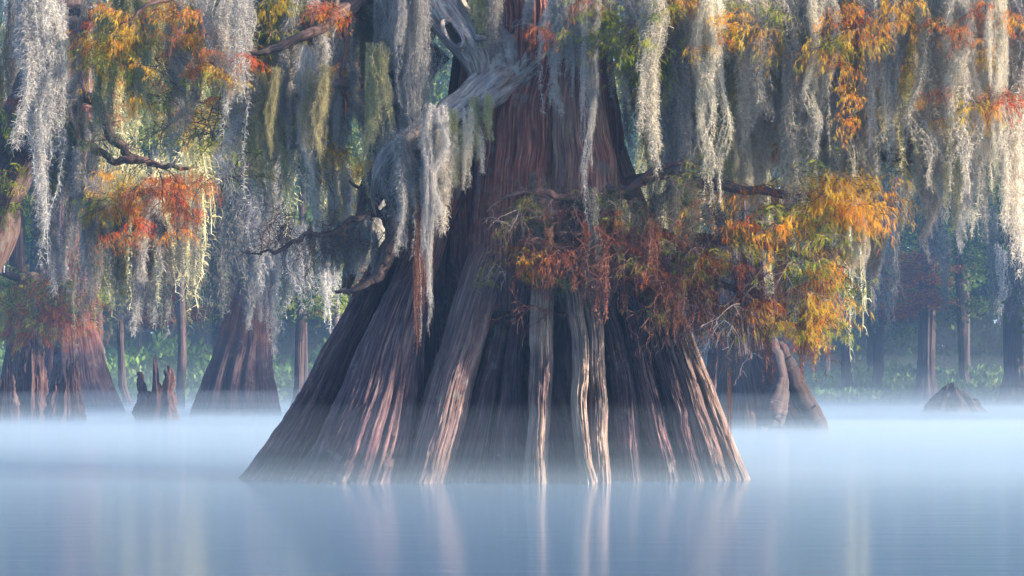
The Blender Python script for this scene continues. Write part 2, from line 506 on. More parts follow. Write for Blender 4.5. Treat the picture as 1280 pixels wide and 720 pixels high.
# ------------------------------------------------------------------ trunks
def make_trunk(name, prof, crests, nphi, zs, depth, seed, mat, flute=(.035, 46), fib=(.008, 240), front_dense=True, brow=.62, groove_top=.3, back=True, ztop=None, warp=.03):
    """prof rows: z, x-centre, half width (m), relative to the trunk's own base; crests rows: (deg at base, deg up, groove to the next)"""
    prof = np.array(prof)
    Z = np.asarray(zs)
    cx = np.interp(Z, prof[:, 0], prof[:, 1]); hw = np.interp(Z, prof[:, 0], prof[:, 2])
    k = np.array([1, 2, 3, 2, 1.]); k /= k.sum()
    def sm(a):
        for _ in range(max(1, len(Z) // 60)):
            a = np.convolve(np.pad(a, 2, mode='edge'), k, 'valid')
        return a
    cx, hw = sm(cx), sm(hw)
    u = np.linspace(0, 1, nphi, endpoint=False)
    if front_dense:
        phi = -PI + 2 * PI * (u + .13 / (2 * PI) * -np.sin(2 * PI * u) * -6.0 * .55)
    else:
        phi = -PI + 2 * PI * u
    phi = np.sort(phi)
    PH, ZZ = np.meshgrid(phi, Z)
    hwz = hw[:, None]
    zn = np.clip(Z / (prof[-1, 0] * .55), 0, 1)[:, None]
    w = PH + warp * fbm(PH * 1.6 + 9, ZZ * .8, seed, 2) + warp * .35 * vn(PH * 6 + 9, ZZ * 1.7, seed + 2)
    cr = np.array([(tuple(c) + (.3, 0, 3))[:6] if len(c) == 3 else (tuple(c) + (0, 3))[:6] for c in crests], float)
    g = np.zeros_like(PH); pos = np.zeros_like(PH)
    SH = cr[:, 3]
    C0, C1, G = np.radians(cr[:, 0]), np.radians(cr[:, 1]), cr[:, 2]
    C0 = np.append(C0, C0[0] + 2 * PI); C1 = np.append(C1, C1[0] + 2 * PI)
    ww = np.where(w < (C0[0] + (C1[0] - C0[0]) * zn), w + 2 * PI, w)
    for i in range(len(G)):
        a = C0[i] + (C1[i] - C0[i]) * zn; b = C0[i + 1] + (C1[i + 1] - C0[i + 1]) * zn
        m = (ww >= a) & (ww < b)
        s = np.clip((ww - a) / (b - a), 0, 1)
        dd = 1 - np.abs(2 * s - 1)
        sh = np.where(s < .5, SH[i], SH[(i + 1) % len(SH)])
        broad = 1 - np.abs(np.cos(PI * s)) ** .75
        narrow = .85 * (1 - np.exp(-(dd / .46) ** 3)) + .15 * dd
        prof_g = broad * (1 - sh) + narrow * sh
        g = np.where(m, prof_g * G[i], g)
        pos = np.where(m, s, pos)
    dep = depth * (1 - (1 - groove_top) * zn ** .8)
    R = 1 - dep * g
    for c in cr:
        if c[4]:
            cc = np.radians(c[0] + (c[1] - c[0]) * zn) + .012 * vn(ZZ * 1.6, ZZ * 0 + c[0], seed)
            fade = np.clip(1.25 - zn, 0, 1)
            dd = (w - cc) / math.radians(c[5])
            R = R + c[4] * fade * np.exp(-np.abs(dd) ** 3) * (1 - .25 * np.exp(-((dd - .25) / .16) ** 2))
    # secondary flutes: V-shaped furrows between rounded cords
    fl = np.abs(vn(w * flute[1] / 6.28 * 1.0 + 30, ZZ * .35, seed + 11)) ** .7
    fl2 = np.abs(vn(w * flute[1] / 6.28 * 2.6 + 80, ZZ * .6 + w * 2, seed + 12)) ** .8
    Rm = hwz * R + flute[0] * 1.5 * (fl - .5) * np.clip(hwz, .3, 1.6) + flute[0] * .8 * (fl2 - .5)
    fb = fbm(w * fib[1] / 6.28 + 60, ZZ * 1.3 + 3 * vn(w * 9, ZZ * .7, seed), seed + 13, 3)
    Rm = Rm + fib[0] * fb + .03 * fbm(PH * 2.0 + 5, ZZ * 1.2, seed + 20, 3) * np.clip(hwz, .2, 1)
    bz = np.interp(Z, [0, prof[-1, 0] * .5, prof[-1, 0]], [brow, .85 if brow > .5 else .5, .95 if brow > .5 else .6])[:, None]
    X = cx[:, None] + Rm * np.sin(PH); Y = -Rm * np.cos(PH) * bz
    v = np.stack([X, Y, ZZ], -1).reshape(-1, 3)
    n = len(Z); i, j = np.meshgrid(np.arange(n - 1), np.arange(nphi), indexing='ij'); j2 = (j + 1) % nphi
    f = np.stack([i * nphi + j, i * nphi + j2, (i + 1) * nphi + j2, (i + 1) * nphi + j], -1).reshape(-1, 4)
    uv = np.stack([(w * 1.2).ravel(), ZZ.ravel()], 1)
    return mesh_np(name, v, f, uv=uv, mats=[mat])


# ================================================================== SETTING
def sheet(name, x0, x1, y0, y1, z, mat, nx=2, ny=2, zf=None):
    xs = np.linspace(x0, x1, nx); ys = np.linspace(y0, y1, ny)
    X, Y = np.meshgrid(xs, ys)
    Zv = np.full_like(X, z) if zf is None else zf(X, Y)
    i, j = np.meshgrid(np.arange(ny - 1), np.arange(nx - 1), indexing='ij')
    f = np.stack([i * nx + j, i * nx + j + 1, (i + 1) * nx + j + 1, (i + 1) * nx + j], -1).reshape(-1, 4)
    return mesh_np(name, np.stack([X, Y, Zv], -1).reshape(-1, 3), f, mats=[mat])


# water
mw, n_, b_ = new_mat('swamp_water')
b_.inputs['Base Color'].default_value = (.055, .13, .23, 1)
b_.inputs['Roughness'].default_value = .13
b_.inputs['Specular IOR Level'].default_value = .5
b_.inputs['IOR'].default_value = 1.33
g_ = N(n_, 'ShaderNodeNewGeometry')
mp_ = N(n_, 'ShaderNodeMapping'); mp_.inputs['Scale'].default_value = (.55, 3.2, 1)
n_.links.new(g_.outputs['Position'], mp_.inputs[0])
t_ = N(n_, 'ShaderNodeTexNoise', i_Scale=1.3, i_Detail=3.0)
n_.links.new(mp_.outputs[0], t_.inputs['Vector'])
bp_ = N(n_, 'ShaderNodeBump'); bp_.inputs['Strength'].default_value = .16; bp_.inputs['Distance'].default_value = .02
n_.links.new(t_.outputs[0], bp_.inputs['Height']); n_.links.new(bp_.outputs[0], b_.inputs['Normal'])
tag(obj('water', sheet('water', -300, 300, -60, 600, 0, mw)), 'still misty swamp water mirroring the great cypress', kind='structure')

# bank / terrain
mg, n_, b_ = new_mat('bank_soil')
g_ = N(n_, 'ShaderNodeNewGeometry')
t_ = N(n_, 'ShaderNodeTexNoise', i_Scale=.8, i_Detail=5.0)
n_.links.new(g_.outputs['Position'], t_.inputs['Vector'])
r_ = ramp(n_, [(.3, (.03, .03, .02)), (.7, (.07, .10, .04))]); n_.links.new(t_.outputs[0], r_.inputs[0]); n_.links.new(r_.outputs[0], b_.inputs['Base Color'])


def bank_z(X, Y):
    edge = 106 + 5 * fbm(X * .06, X * 0 + 3, 3, 3) + np.where(X < -3, -2.5, 0)
    return np.clip((Y - edge) * .06, -.5, 3.0) + .1 * fbm(X * .3, Y * .3, 4, 3)


tag(obj('terrain', sheet('terrain', -160, 160, 96, 420, 0, mg, 160, 160, bank_z)), 'low green bank beyond the water', kind='structure')


def leaf_cloud(name, centres, sizes, leaf, mat, cvals, seed, up=False):
    """stuff: one leaf-sized kite per centre"""
    r = np.random.default_rng(seed); n = len(centres)
    a = r.normal(0, 1, (n, 3))
    if up: a[:, 2] = np.abs(a[:, 2]) * 2.5
    a /= np.linalg.norm(a, axis=1)[:, None]
    b = np.cross(a, r.normal(0, 1, (n, 3))); b /= np.linalg.norm(b, axis=1)[:, None]
    l = (leaf * sizes)[:, None]
    v = np.stack([centres, centres + a * l * .5 + b * l * .26, centres + a * l, centres + a * l * .5 - b * l * .26], 1).reshape(-1, 3)
    return mesh_np(name, v, np.arange(n * 4).reshape(-1, 4), attrs={'c': np.repeat(cvals, 4)}, mats=[mat], smooth=False)


M_BANK = strand_mat('bank_plants', [(.05, .12, .04), (.12, .24, .06), (.22, .36, .10), (.40, .46, .18)], trans=.3, var=0)
M_WOOD = strand_mat('far_leaves', [(.02, .05, .025), (.05, .10, .03), (.11, .17, .05), (.34, .24, .06)], trans=.3, var=0)

r = np.random.default_rng(5)
n = 70000
x = r.uniform(-45, 45, n); y = 101 + r.random(n) ** 1.2 * 16
hmax = np.where(x < -2, .9 + 1.3 * np.clip(fbm(x * .25, y * .25, 9, 3) + .4, 0, 1.3), .45 + .5 * np.clip(fbm(x * .3, y * .3, 9, 3) + .3, 0, 1))
z = bank_z(x, y).clip(0) + hmax * r.random(n)
cv = np.clip(.45 + .35 * fbm(x * .5, y * .5, 14, 3) + r.normal(0, .15, n), 0, 1)
tag(obj('ground_cover', leaf_cloud('ground_cover', np.stack([x, y, z], 1), r.uniform(.5, 1.3, n), .34, M_BANK, cv, 6, True)), 'leafy green waterside plants covering the far bank', 'plants', kind='stuff')

n = 150000
x = r.uniform(-75, 75, n); y = r.uniform(124, 150, n); z = r.random(n) ** 1.1 * 30
dens = fbm(x * .16, z * .12, 21, 4)
z[::4] = r.random(len(z[::4])) ** 1.3 * 8
k = (dens > -.35) | (y > 138) | (z < 5)
x, y, z, dens = x[k], y[k], z[k], dens[k]
cv = np.clip(.35 + .4 * fbm(x * .12, z * .15, 23, 3) + np.where(x < 2, .25, -.42) + r.normal(0, .15, len(x)), 0, 1)
tag(obj('forest', leaf_cloud('forest', np.stack([x, y, z], 1), r.uniform(.6, 1.5, len(x)), .9, M_WOOD, cv, 8)), 'dark far-off swamp wood closing the view', 'forest', kind='stuff')

# ================================================================== GREAT CYPRESS
YC = 24.0
PXM = 24.0 / F
def zrow(py, D=YC): return P(640, py, D).z
X0 = P(615, 603, YC).x
rows = [(612, 615, 324), (603, 615, 318), (575, 618, 304), (550, 622, 290), (520, 626, 273), (490, 630, 256), (440, 634, 228), (385, 636, 200), (340, 637, 178), (290, 644, 150),
        (240, 652, 128), (200, 655, 118), (150, 660, 108), (100, 664, 101), (40, 664, 94), (-60, 660, 84), (-200, 655, 74), (-420, 650, 60)]
prof = [(zrow(py), (c - 615) * PXM, h * PXM) for py, c, h in rows]
crests = [(-172, -172, .9, .2), (-140, -140, 1.0, .2), (-112, -112, .8, .2), (-80, -78, 1.3, .2), (-47, -34, 1.05, .05), (-16, -3, .85, .5, .05, 3), (-3, 4, .8, .1), (10.5, 11, 1.0, .9, .09, 3.0), (23.5, 21.5, 1.15, .9, .10, 4.5), (37, 36, .9, .5), (48, 50, .9, .6), (58, 60, .7, .5), (69, 70, .8, .6), (80, 82, 1.0, .6, .04, 4), (105, 105, 1.0, .2), (135, 135, .9, .2), (160, 160, .8, .2)]
zs = np.concatenate([np.linspace(prof[0][0], 4.9, 400), np.linspace(4.95, prof[-1][0], 40)])
big = thing('cypress_tree', (X0, YC, 0), 'huge bald cypress with broad fluted buttress rising from misty water in the centre', 'tree')
prof = [(z_, c_, h_ * (.88 if z_ < 2.6 else .97)) for z_, c_, h_ in prof]
core = make_trunk('great_trunk', prof, crests, 700, zs[::2], .30, 3, M_BARK, flute=(.05, 44), fib=(.013, 200), brow=.27)
LROWS = [605, 550, 490, 430, 370, 320, 260, 200, 120, 40]
KD = [1, .98, .94, .89, .84, .8, .75, .7, .66, .64]
LOBES = [  # (left, right) photo columns at each row, depth of the lobe's middle at the water, flutes
    ([(296, 372), (333, 396), (373, 424), (405, 450), (436, 474), (465, 492), (500, 522), (520, 545)], 23.75, 4),
    ([(356, 400), (398, 432), (434, 458), (458, 480), (481, 502), (498, 518), (516, 540)], 23.5, 1),
    ([(377, 506), (399, 520), (427, 524), (452, 530), (484, 540), (509, 552), (531, 574), (546, 592), (572, 615), (580, 630)], 22.95, 4),
    ([(508, 560), (519, 574), (534, 590), (554, 606), (575, 624), (591, 641), (611, 662), (624, 672), (636, 690), (640, 690)], 22.72, 3, .15),
    ([(556, 606), (572, 612), (590, 620), (606, 630), (620, 640), (632, 652), (644, 666)], 23.12, 2),
    ([(612, 654), (617, 652), (625, 652), (634, 656), (643, 664), (652, 674), (664, 686)], 23.05, 2),
    ([(657, 687), (660, 686), (661, 688), (662, 690), (664, 692), (668, 696), (673, 700)], 22.55, 2, .7),
    ([(721, 741), (719, 738), (718, 737), (714, 733), (707, 727), (700, 722), (694, 718)], 22.5, 1, .8),
    ([(736, 761), (734, 759), (732, 755), (728, 750), (722, 744), (716, 740), (708, 736)], 22.6, 2, .65),
    ([(770, 806), (766, 798), (761, 791), (753, 780), (744, 768), (736, 760), (722, 746)], 23.2, 2),
    ([(812, 846), (806, 836), (797, 825), (783, 808), (770, 794), (758, 780), (744, 764)], 23.2, 2),
    ([(852, 882), (841, 868), (828, 854), (811, 835), (796, 818), (783, 801), (768, 782)], 23.25, 2),
    ([(878, 914), (863, 898), (846, 878), (826, 857), (806, 837), (793, 817), (774, 796)], 23.3, 2, .2),
    ([(903, 934), (885, 914), (863, 892), (839, 867), (815, 844), (800, 827), (782, 806), (768, 788)], 23.4, 2, .5),
]


def lobe(edges, cy0, nfl, seed, rows=None):
    n = 230
    rows_ = rows or LROWS[:len(edges)]
    P_ = []
    for (l, rr), py, k in zip(edges, rows_, KD):
        D = YC - (YC - cy0) * (k if rows is None else 1)
        a, b = P(l, py, D), P(rr, py, D)
        P_.append(((a.x + b.x) / 2 - X0, D - YC, a.z, (b.x - a.x) / 2))
    e0, e1 = P_[0], P_[1]
    g_ = (-.45 - e0[2]) / (e1[2] - e0[2]) if rows is None else -.5
    P_.insert(0, tuple(e0[q] + (e1[q] - e0[q]) * g_ * (.5 if q != 2 else 1) for q in range(4)))
    last = P_[-1]
    P_.append((last[0] + (last[0] - P_[-2][0]) * .5, last[1] + (.6 if rows is None else .1), last[2] + .5, last[3] * (.3 if rows is None else .8)))
    q = smooth_path(P_, n)
    z = q[:, 2]
    m = int(60 + 36 * nfl)
    a = np.linspace(0, 2 * PI, m, endpoint=False)
    A, Z = np.meshgrid(a, z)
    rx = q[:, 3][:, None]
    ry = np.clip(rx * 1.0, .16, .75) + .10
    ang = (A - PI) / 1.0                                   # 0 at the front
    u_ = ang + .10 * fbm(ang * 1.5 + 9, Z * .9, seed, 2)
    nf = nfl * 3.2
    fl = np.abs(vn(u_ * nf / 2 + 20, Z * .45, seed + 1)) ** .65
    fl2 = np.abs(vn(u_ * nf * 1.3 + 50, Z * .8, seed + 2)) ** .75
    fine = fbm(u_ * nf * 4 + 70, Z * 1.7 + 2 * vn(u_ * 4, Z, seed), seed + 3, 3)
    k_ = np.clip(rx, .08, .45)
    R_ = 1 + (.27 * (fl - .42) + .17 * (fl2 - .4)) * (.25 + .5 * k_) + .05 * fbm(u_ * .9, Z * 1.1, seed + 5, 3) + .010 / k_ * fine + .004 / k_ * vn(u_ * nf * 9, Z * 9, seed + 8)
    foot = 1 + .10 * np.exp(-np.clip(Z, 0, 9) / .12)
    if rows: foot = foot * (.55 + .45 * np.clip((Z - z[0]) / .5, 0, 1))
    wob = .035 * fbm(Z * 1.3, Z * 0 + seed, seed + 6, 3)
    X = q[:, 0][:, None] + wob + rx * R_ * foot * np.sin(ang)
    Y = q[:, 1][:, None] - ry * R_ * foot * np.cos(ang)
    v = np.stack([X, Y, Z], -1).reshape(-1, 3)
    i, j = np.meshgrid(np.arange(n - 1), np.arange(m), indexing='ij'); j2 = (j + 1) % m
    f = np.stack([i * m + j, i * m + j2, (i + 1) * m + j2, (i + 1) * m + j], -1).reshape(-1, 4)
    return v, f, np.stack([(u_ * q[:, 3].mean() * .5 + seed).ravel(), Z.ravel()], 1)


cv_ = np.empty(len(core.vertices) * 3, np.float32); core.vertices.foreach_get('co', cv_)
nph = 700; nz = len(zs[::2])
ii, jj = np.meshgrid(np.arange(nz - 1), np.arange(nph), indexing='ij'); jj2 = (jj + 1) % nph
cf = np.stack([ii * nph + jj, ii * nph + jj2, (ii + 1) * nph + jj2, (ii + 1) * nph + jj], -1).reshape(-1, 4)
cvv = cv_.reshape(-1, 3)
parts_ = [(cvv, cf, np.stack([np.arctan2(cvv[:, 0], -cvv[:, 1] / .27) * 1.2, cvv[:, 2]], 1))]
pl_ = [np.zeros(len(cvv))]  # sunlit look put into a paler weathered tan on some ridges
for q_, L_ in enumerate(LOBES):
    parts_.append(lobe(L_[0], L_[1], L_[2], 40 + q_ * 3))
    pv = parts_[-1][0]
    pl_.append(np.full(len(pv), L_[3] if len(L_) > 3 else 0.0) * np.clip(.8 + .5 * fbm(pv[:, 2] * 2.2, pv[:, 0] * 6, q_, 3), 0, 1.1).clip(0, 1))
UP = [340, 240, 160, 90, 20, -60, -180]
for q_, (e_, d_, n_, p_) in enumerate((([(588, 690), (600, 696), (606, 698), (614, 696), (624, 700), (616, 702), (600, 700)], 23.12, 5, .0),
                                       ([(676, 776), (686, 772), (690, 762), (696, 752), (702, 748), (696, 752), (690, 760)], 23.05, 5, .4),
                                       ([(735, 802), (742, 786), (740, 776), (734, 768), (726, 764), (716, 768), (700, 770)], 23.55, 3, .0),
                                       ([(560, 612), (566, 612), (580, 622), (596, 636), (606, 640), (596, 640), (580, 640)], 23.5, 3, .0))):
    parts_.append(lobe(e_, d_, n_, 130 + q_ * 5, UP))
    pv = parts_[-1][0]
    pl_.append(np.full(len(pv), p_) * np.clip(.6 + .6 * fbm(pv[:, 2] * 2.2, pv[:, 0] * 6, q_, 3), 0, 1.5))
v_, f_, u_ = join(parts_)
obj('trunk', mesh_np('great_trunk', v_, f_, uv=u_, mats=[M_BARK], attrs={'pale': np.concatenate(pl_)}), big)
bpy.data.meshes.remove(core)


def rel(px, py, D, r):
    p = P(px, py, D); return (p.x - X0, p.y - YC, p.z, r)


def limb(name, pts, mats, n=60, m=20, rough=.12, fib=.12, seed=0, wob=.0, parent=big):
    return obj(name, tube_mesh(name, [tube([rel(*q) for q in pts], n, m, rough, fib, seed, wob)], mats), parent)


CROWN_BIG = True
# pale hollow limb sweeping left and down
g = limb('limb', [(700, 55, 23.6, .26), (665, 80, 23.2, .24), (630, 95, 22.9, .2), (600, 118, 22.6, .17), (560, 148, 22.4, .13), (520, 172, 22.3, .11), (488, 194, 22.3, .085), (472, 222, 22.4, .05), (466, 250, 22.62, .02), (470, 270, 22.65, .006)], [M_GREYWOOD], 90, 30, .28, .25, 4)
tag(g, 'gnarled pale grey limb sweeping left and down')
g = limb('limb', [(520, -60, 22.9, .20), (548, 0, 22.8, .19), (566, 28, 22.75, .20), (585, 52, 22.7, .19), (598, 80, 22.7, .15), (604, 112, 22.7, .12)], [M_GREYWOOD], 80, 30, .2, .2, 8)
tag(g, 'weathered grey broken limb with a dark hollow')
# rim and mouth of the hollow
def ring(cx, cy, D, rx, ry, tilt, rad, seed):
    pts = []
    for k in range(13):
        a = k / 12 * 2 * PI
        ex, ey = rx * math.cos(a), ry * math.sin(a)
        pts.append(rel(cx + ex * math.cos(tilt) - ey * math.sin(tilt), cy + ex * math.sin(tilt) + ey * math.cos(tilt), D + .03 * math.sin(a * 2), rad * (1 + .35 * math.sin(3 * a + seed))))
    return pts
obj('hollow_rim', tube_mesh('hollow_rim', [tube(ring(566, 42, 22.51, 19, 8, .95, .024, 1), 60, 10, .3, .2, 3)], [M_GREYWOOD]), g)
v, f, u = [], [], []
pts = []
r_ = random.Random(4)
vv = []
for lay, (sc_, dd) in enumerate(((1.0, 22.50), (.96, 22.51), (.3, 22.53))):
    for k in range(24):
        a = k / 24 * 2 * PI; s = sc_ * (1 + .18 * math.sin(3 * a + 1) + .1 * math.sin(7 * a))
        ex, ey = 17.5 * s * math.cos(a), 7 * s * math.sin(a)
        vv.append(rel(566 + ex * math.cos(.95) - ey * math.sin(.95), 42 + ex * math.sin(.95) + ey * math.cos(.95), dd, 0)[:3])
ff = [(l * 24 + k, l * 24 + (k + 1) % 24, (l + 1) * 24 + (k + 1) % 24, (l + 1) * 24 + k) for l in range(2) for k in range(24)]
me = bpy.data.meshes.new('hollow'); me.from_pydata(vv, [], ff + [tuple(range(48, 72))]); me.materials.append(M_HOLLOW)  # shallow dish coloured near black for the shade inside the hole
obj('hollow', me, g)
limb('limb', [(604, 44, 22.6, .03), (596, 47, 22.55, .035), (612, 48, 22.5, .022), (620, 46, 22.5, .012)], [M_GREYWOOD], 20, 8, parent=g).name = 'spur'
# knotted shoulder where the limb joins the trunk
limb('burl', [(690, 40, 23.3, .22), (676, 62, 22.95, .22), (655, 84, 22.8, .17), (636, 104, 22.8, .12), (628, 128, 22.9, .07)], [M_GREYWOOD], 60, 30, .35, .3, 12)
limb('burl', [(640, 52, 23.1, .14), (634, 74, 22.9, .13), (640, 96, 22.85, .10), (655, 112, 22.9, .06)], [M_GREYWOOD], 50, 24, .4, .3, 15)
# left curved limb looping over the left buttress
limb('limb', [(535, 225, 23.3, .12), (508, 250, 22.9, .09), (492, 285, 22.7, .07), (482, 325, 22.6, .06), (462, 352, 22.55, .045), (438, 362, 22.55, .03), (418, 368, 22.6, .01)], [M_LIMB], 90, 16, .3, .25, 31, .03)
limb('limb', [(540, 60, 24.2, .22), (505, 120, 24.2, .19), (480, 200, 24.1, .15), (455, 270, 23.9, .10), (440, 330, 23.8, .07), (432, 362, 23.7, .04)], [M_LIMB], 80, 18, .15, .12, 33)
limb('limb', [(560, -60, 24.3, .3), (520, 20, 24.3, .26), (492, 110, 24.3, .22), (486, 190, 24.2, .14), (496, 260, 24.0, .1)], [M_LIMB], 80, 18, .15, .12, 34)
limb('limb', [(510, 90, 23.6, .08), (475, 102, 22.9, .065), (430, 103, 22.6, .05), (405, 108, 22.5, .035), (370, 120, 22.5, .02)], [M_LIMB], 50, 14, .2, .1, 35)
limb('limb', [(500, -30, 23.6, .09), (440, 5, 23.0, .07), (405, 32, 22.7, .05), (360, 55, 22.6, .04), (330, 66, 22.5, .03), (300, 64, 22.5, .02)], [M_LIMB], 60, 14, .2, .1, 36, .02)
bushy = limb('limb', [(500, 262, 23.2, .045), (470, 270, 22.9, .036), (430, 285, 22.7, .028), (390, 292, 22.5, .022), (345, 312, 22.5, .015), (305, 318, 22.5, .006)], [M_LIMB], 90, 10, .3, .2, 37, .05)
limb('limb', [(486, 285, 23.1, .035), (470, 262, 22.9, .03), (455, 240, 22.8, .022), (438, 225, 22.7, .01)], [M_LIMB], 30, 8, .2, .1, 38, .02)
def brush(px0, px1, py0, py1, D, n, par, mat=None, s=.6):
    for k in range(n):
        p = P(random.uniform(px0, px1), random.uniform(py0, py1), D + random.uniform(-.2, .2)) - par.parent.location
        obj('twig', random.choice(TWIGD), par, p, (random.uniform(-.6, .6), random.uniform(-.6, .6), random.uniform(0, 6.28)), s * random.uniform(.6, 1.3))


brush(310, 490, 262, 315, 22.6, 34, bushy, s=.55)
brush(180, 400, 40, 220, 23.2, 26, bushy, s=.8)
brush(630, 870, 225, 330, 22.2, 56, bushy, s=.5)
brush(850, 1040, 260, 420, 22.3, 44, bushy, s=.6)
# overhead limbs (above the frame) that carry the moss curtains
OVER = [[(690, -60, 23.8, .24), (800, -95, 23.4, .2), (930, -110, 23.2, .16), (1080, -95, 23.0, .13), (1230, -105, 22.8, .10), (1400, -80, 22.6, .06)],
        [(620, -70, 23.8, .24), (500, -110, 23.6, .2), (380, -100, 23.4, .16), (240, -110, 23.4, .12), (90, -95, 23.4, .09), (-60, -70, 23.4, .05)],
        [(700, -40, 24.6, .24), (820, -60, 25.4, .2), (960, -70, 26.2, .16), (1120, -55, 26.8, .13), (1300, -60, 27.4, .08)],
        [(640, -40, 24.6, .24), (470, -60, 25.4, .18), (300, -75, 26.2, .14), (120, -60, 26.8, .12), (-40, -60, 27.2, .08)]]
for k, o_ in enumerate(OVER):
    limb('limb', o_, [M_LIMB], 90, 14, .15, .1, 50 + k, .05)
# right branches inside the frame
BR = {}
def branch(key, pts, n=50, m=8, seed=0, mat=None, wob=.03, par=None):
    BR[key] = limb('branch', pts, [mat or M_TWIG], n, m, .15, .08, seed, wob, par or big)
    return BR[key]
branch('r1', [(770, 235, 23.5, .08), (830, 215, 22.9, .06), (880, 228, 22.6, .05), (950, 240, 22.4, .04), (1030, 250, 22.3, .03), (1100, 240, 22.2, .015)], seed=60)
branch('r2', [(790, 290, 23.5, .07), (850, 300, 22.8, .05), (920, 300, 22.5, .04), (1000, 320, 22.4, .026), (1060, 335, 22.3, .012)], seed=61)
branch('r3', [(800, 330, 23.3, .05), (880, 350, 22.7, .04), (950, 380, 22.5, .026), (1010, 420, 22.5, .01)], seed=62)
branch('r4', [(740, 225, 22.9, .05), (780, 240, 22.6, .04), (820, 210, 22.4, .03), (870, 205, 22.3, .015)], seed=63)
branch('c1', [(740, 260, 22.9, .05), (700, 245, 22.5, .035), (650, 238, 22.4, .022), (610, 262, 22.4, .010)], seed=64)
branch('c2', [(760, 300, 22.9, .05), (730, 290, 22.4, .035), (690, 292, 22.3, .02), (650, 300, 22.3, .01)], seed=65)
branch('t1', [(870, -90, 22.9, .05), (850, -40, 22.5, .04), (820, 10, 22.3, .03), (790, 50, 22.2, .015), (770, 80, 22.2, .006)], seed=66)
branch('t2', [(1000, -100, 22.9, .05), (1010, -30, 22.6, .04), (1020, 20, 22.5, .026), (1040, 60, 22.5, .010)], seed=67)
branch('t3', [(1160, -100, 22.9, .05), (1150, -30, 22.7, .04), (1130, 40, 22.6, .03), (1140, 100, 22.6, .02), (1110, 150, 22.6, .008)], seed=68)
branch('t4', [(1230, -100, 22.8, .05), (1220, 0, 22.7, .035), (1205, 70, 22.6, .022), (1190, 150, 22.6, .008)], seed=69)
branch('t5', [(900, -90, 23.0, .05), (890, 0, 22.8, .035), (880, 60, 22.6, .02), (865, 140, 22.5, .008)], seed=70)
branch('l1', [(400, -100, 23.4, .05), (410, -30, 23.0, .04), (420, 10, 22.8, .02), (400, 25, 22.7, .008)], seed=71)
branch('r5', [(1010, 190, 24.5, .05), (1060, 170, 23.6, .04), (1110, 200, 23.2, .025), (1150, 205, 23.0, .01)], seed=72)


def foliage(parent_key, kind, px, py, D, s=1.0, n=1, spread=(0, 0, 0)):
    par = BR[parent_key] if isinstance(parent_key, str) else parent_key
    off = Vector((X0, YC, 0)) if isinstance(parent_key, str) else par.parent.location
    for _ in range(n):
        p = P(px + random.uniform(-1, 1) * spread[0], py + random.uniform(-1, 1) * spread[1], D + random.uniform(-1, 1) * spread[2]) - off
        k = kind if isinstance(kind, str) else random.choice(kind)
        obj('foliage', random.choice(FOL[k]), par, p, (random.uniform(-.3, .3), random.uniform(-.3, .3), random.uniform(0, 6.28)), s * random.uniform(.75, 1.25))


branch('l2', [(420, -100, 23.0, .06), (330, -60, 22.6, .05), (240, -20, 22.4, .04), (180, 10, 22.3, .02), (150, 30, 22.3, .008)], seed=73)
branch('l3', [(470, -90, 23.2, .06), (445, -20, 23.0, .04), (432, 60, 22.9, .025), (428, 150, 22.9, .008)], seed=74)
foliage('l2', ['orange', 'gold', 'orange', 'green'], 210, 45, 22.4, .38, 24, (110, 55, .3))
foliage('l2', ['orange', 'gold', 'green'], 270, 70, 22.4, .36, 9, (35, 50, .3))
foliage('l2', ['green', 'green', 'gold'], 160, 85, 22.6, .45, 14, (90, 45, .3))
foliage('l2', ['gold', 'green'], 335, 45, 22.9, .45, 5, (25, 50, .3))
foliage('l3', ['gold', 'green', 'orange'], 425, 60, 22.9, .4, 7, (14, 70, .2))
foliage('l3', ['green', 'gold'], 435, 205, 23.0, .4, 5, (22, 22, .2))
foliage('l3', ['green', 'deep'], 265, 180, 26, .8, 7, (40, 50, .5))
# big orange mass on the right
foliage('r1', ['gold', 'gold', 'gold'], 1078, 238, 22.2, .7, 9, (36, 22, .2))
foliage('r1', ['gold', 'orange'], 1030, 245, 22.3, .75, 6, (30, 20, .2))
foliage('r1', ['green', 'gold', 'orange'], 930, 250, 22.5, .85, 12, (75, 35, .4))
foliage('r2', ['orange', 'green', 'rust', 'gold', 'green'], 970, 300, 22.4, .6, 22, (95, 35, .5))
foliage('r2', ['rust', 'orange', 'green'], 880, 310, 22.5, .6, 10, (45, 30, .4))
foliage('r3', ['rust', 'gold', 'orange', 'green'], 975, 365, 22.5, .65, 14, (80, 30, .4))
foliage('r3', ['rust', 'orange', 'green'], 860, 350, 22.5, .7, 6, (40, 30, .3))
foliage('r3', ['green', 'orange'], 1015, 415, 22.5, .5, 3, (20, 15, .2))
foliage('r4', ['rust', 'green', 'rust'], 825, 300, 22.3, .55, 6, (45, 45, .3))
foliage('c1', ['rust', 'rust', 'deep'], 700, 275, 22.3, .5, 3, (50, 25, .25))
foliage('c2', ['rust', 'rust', 'orange'], 710, 310, 22.35, .5, 5, (65, 30, .25))
foliage('c1', ['green'], 655, 262, 22.3, .5, 3, (15, 20, .1))
foliage('c2', 'green', 610, 340, 22.3, .28, 1)
foliage('c2', 'green', 605, 352, 22.3, .2, 1)
foliage('t1', ['green', 'green', 'gold'], 800, 50, 22.2, .75, 10, (35, 45, .3))
foliage('t1', ['green', 'gold'], 745, 20, 22.2, .5, 3, (18, 8, .2))
foliage('t5', ['green'], 878, 45, 22.4, .55, 5, (14, 45, .2))
foliage('t2', ['orange', 'rust'], 1030, 20, 22.5, .55, 7, (32, 25, .2))
foliage('t3', ['gold', 'gold', 'orange'], 1135, 45, 22.6, .7, 9, (30, 50, .3))
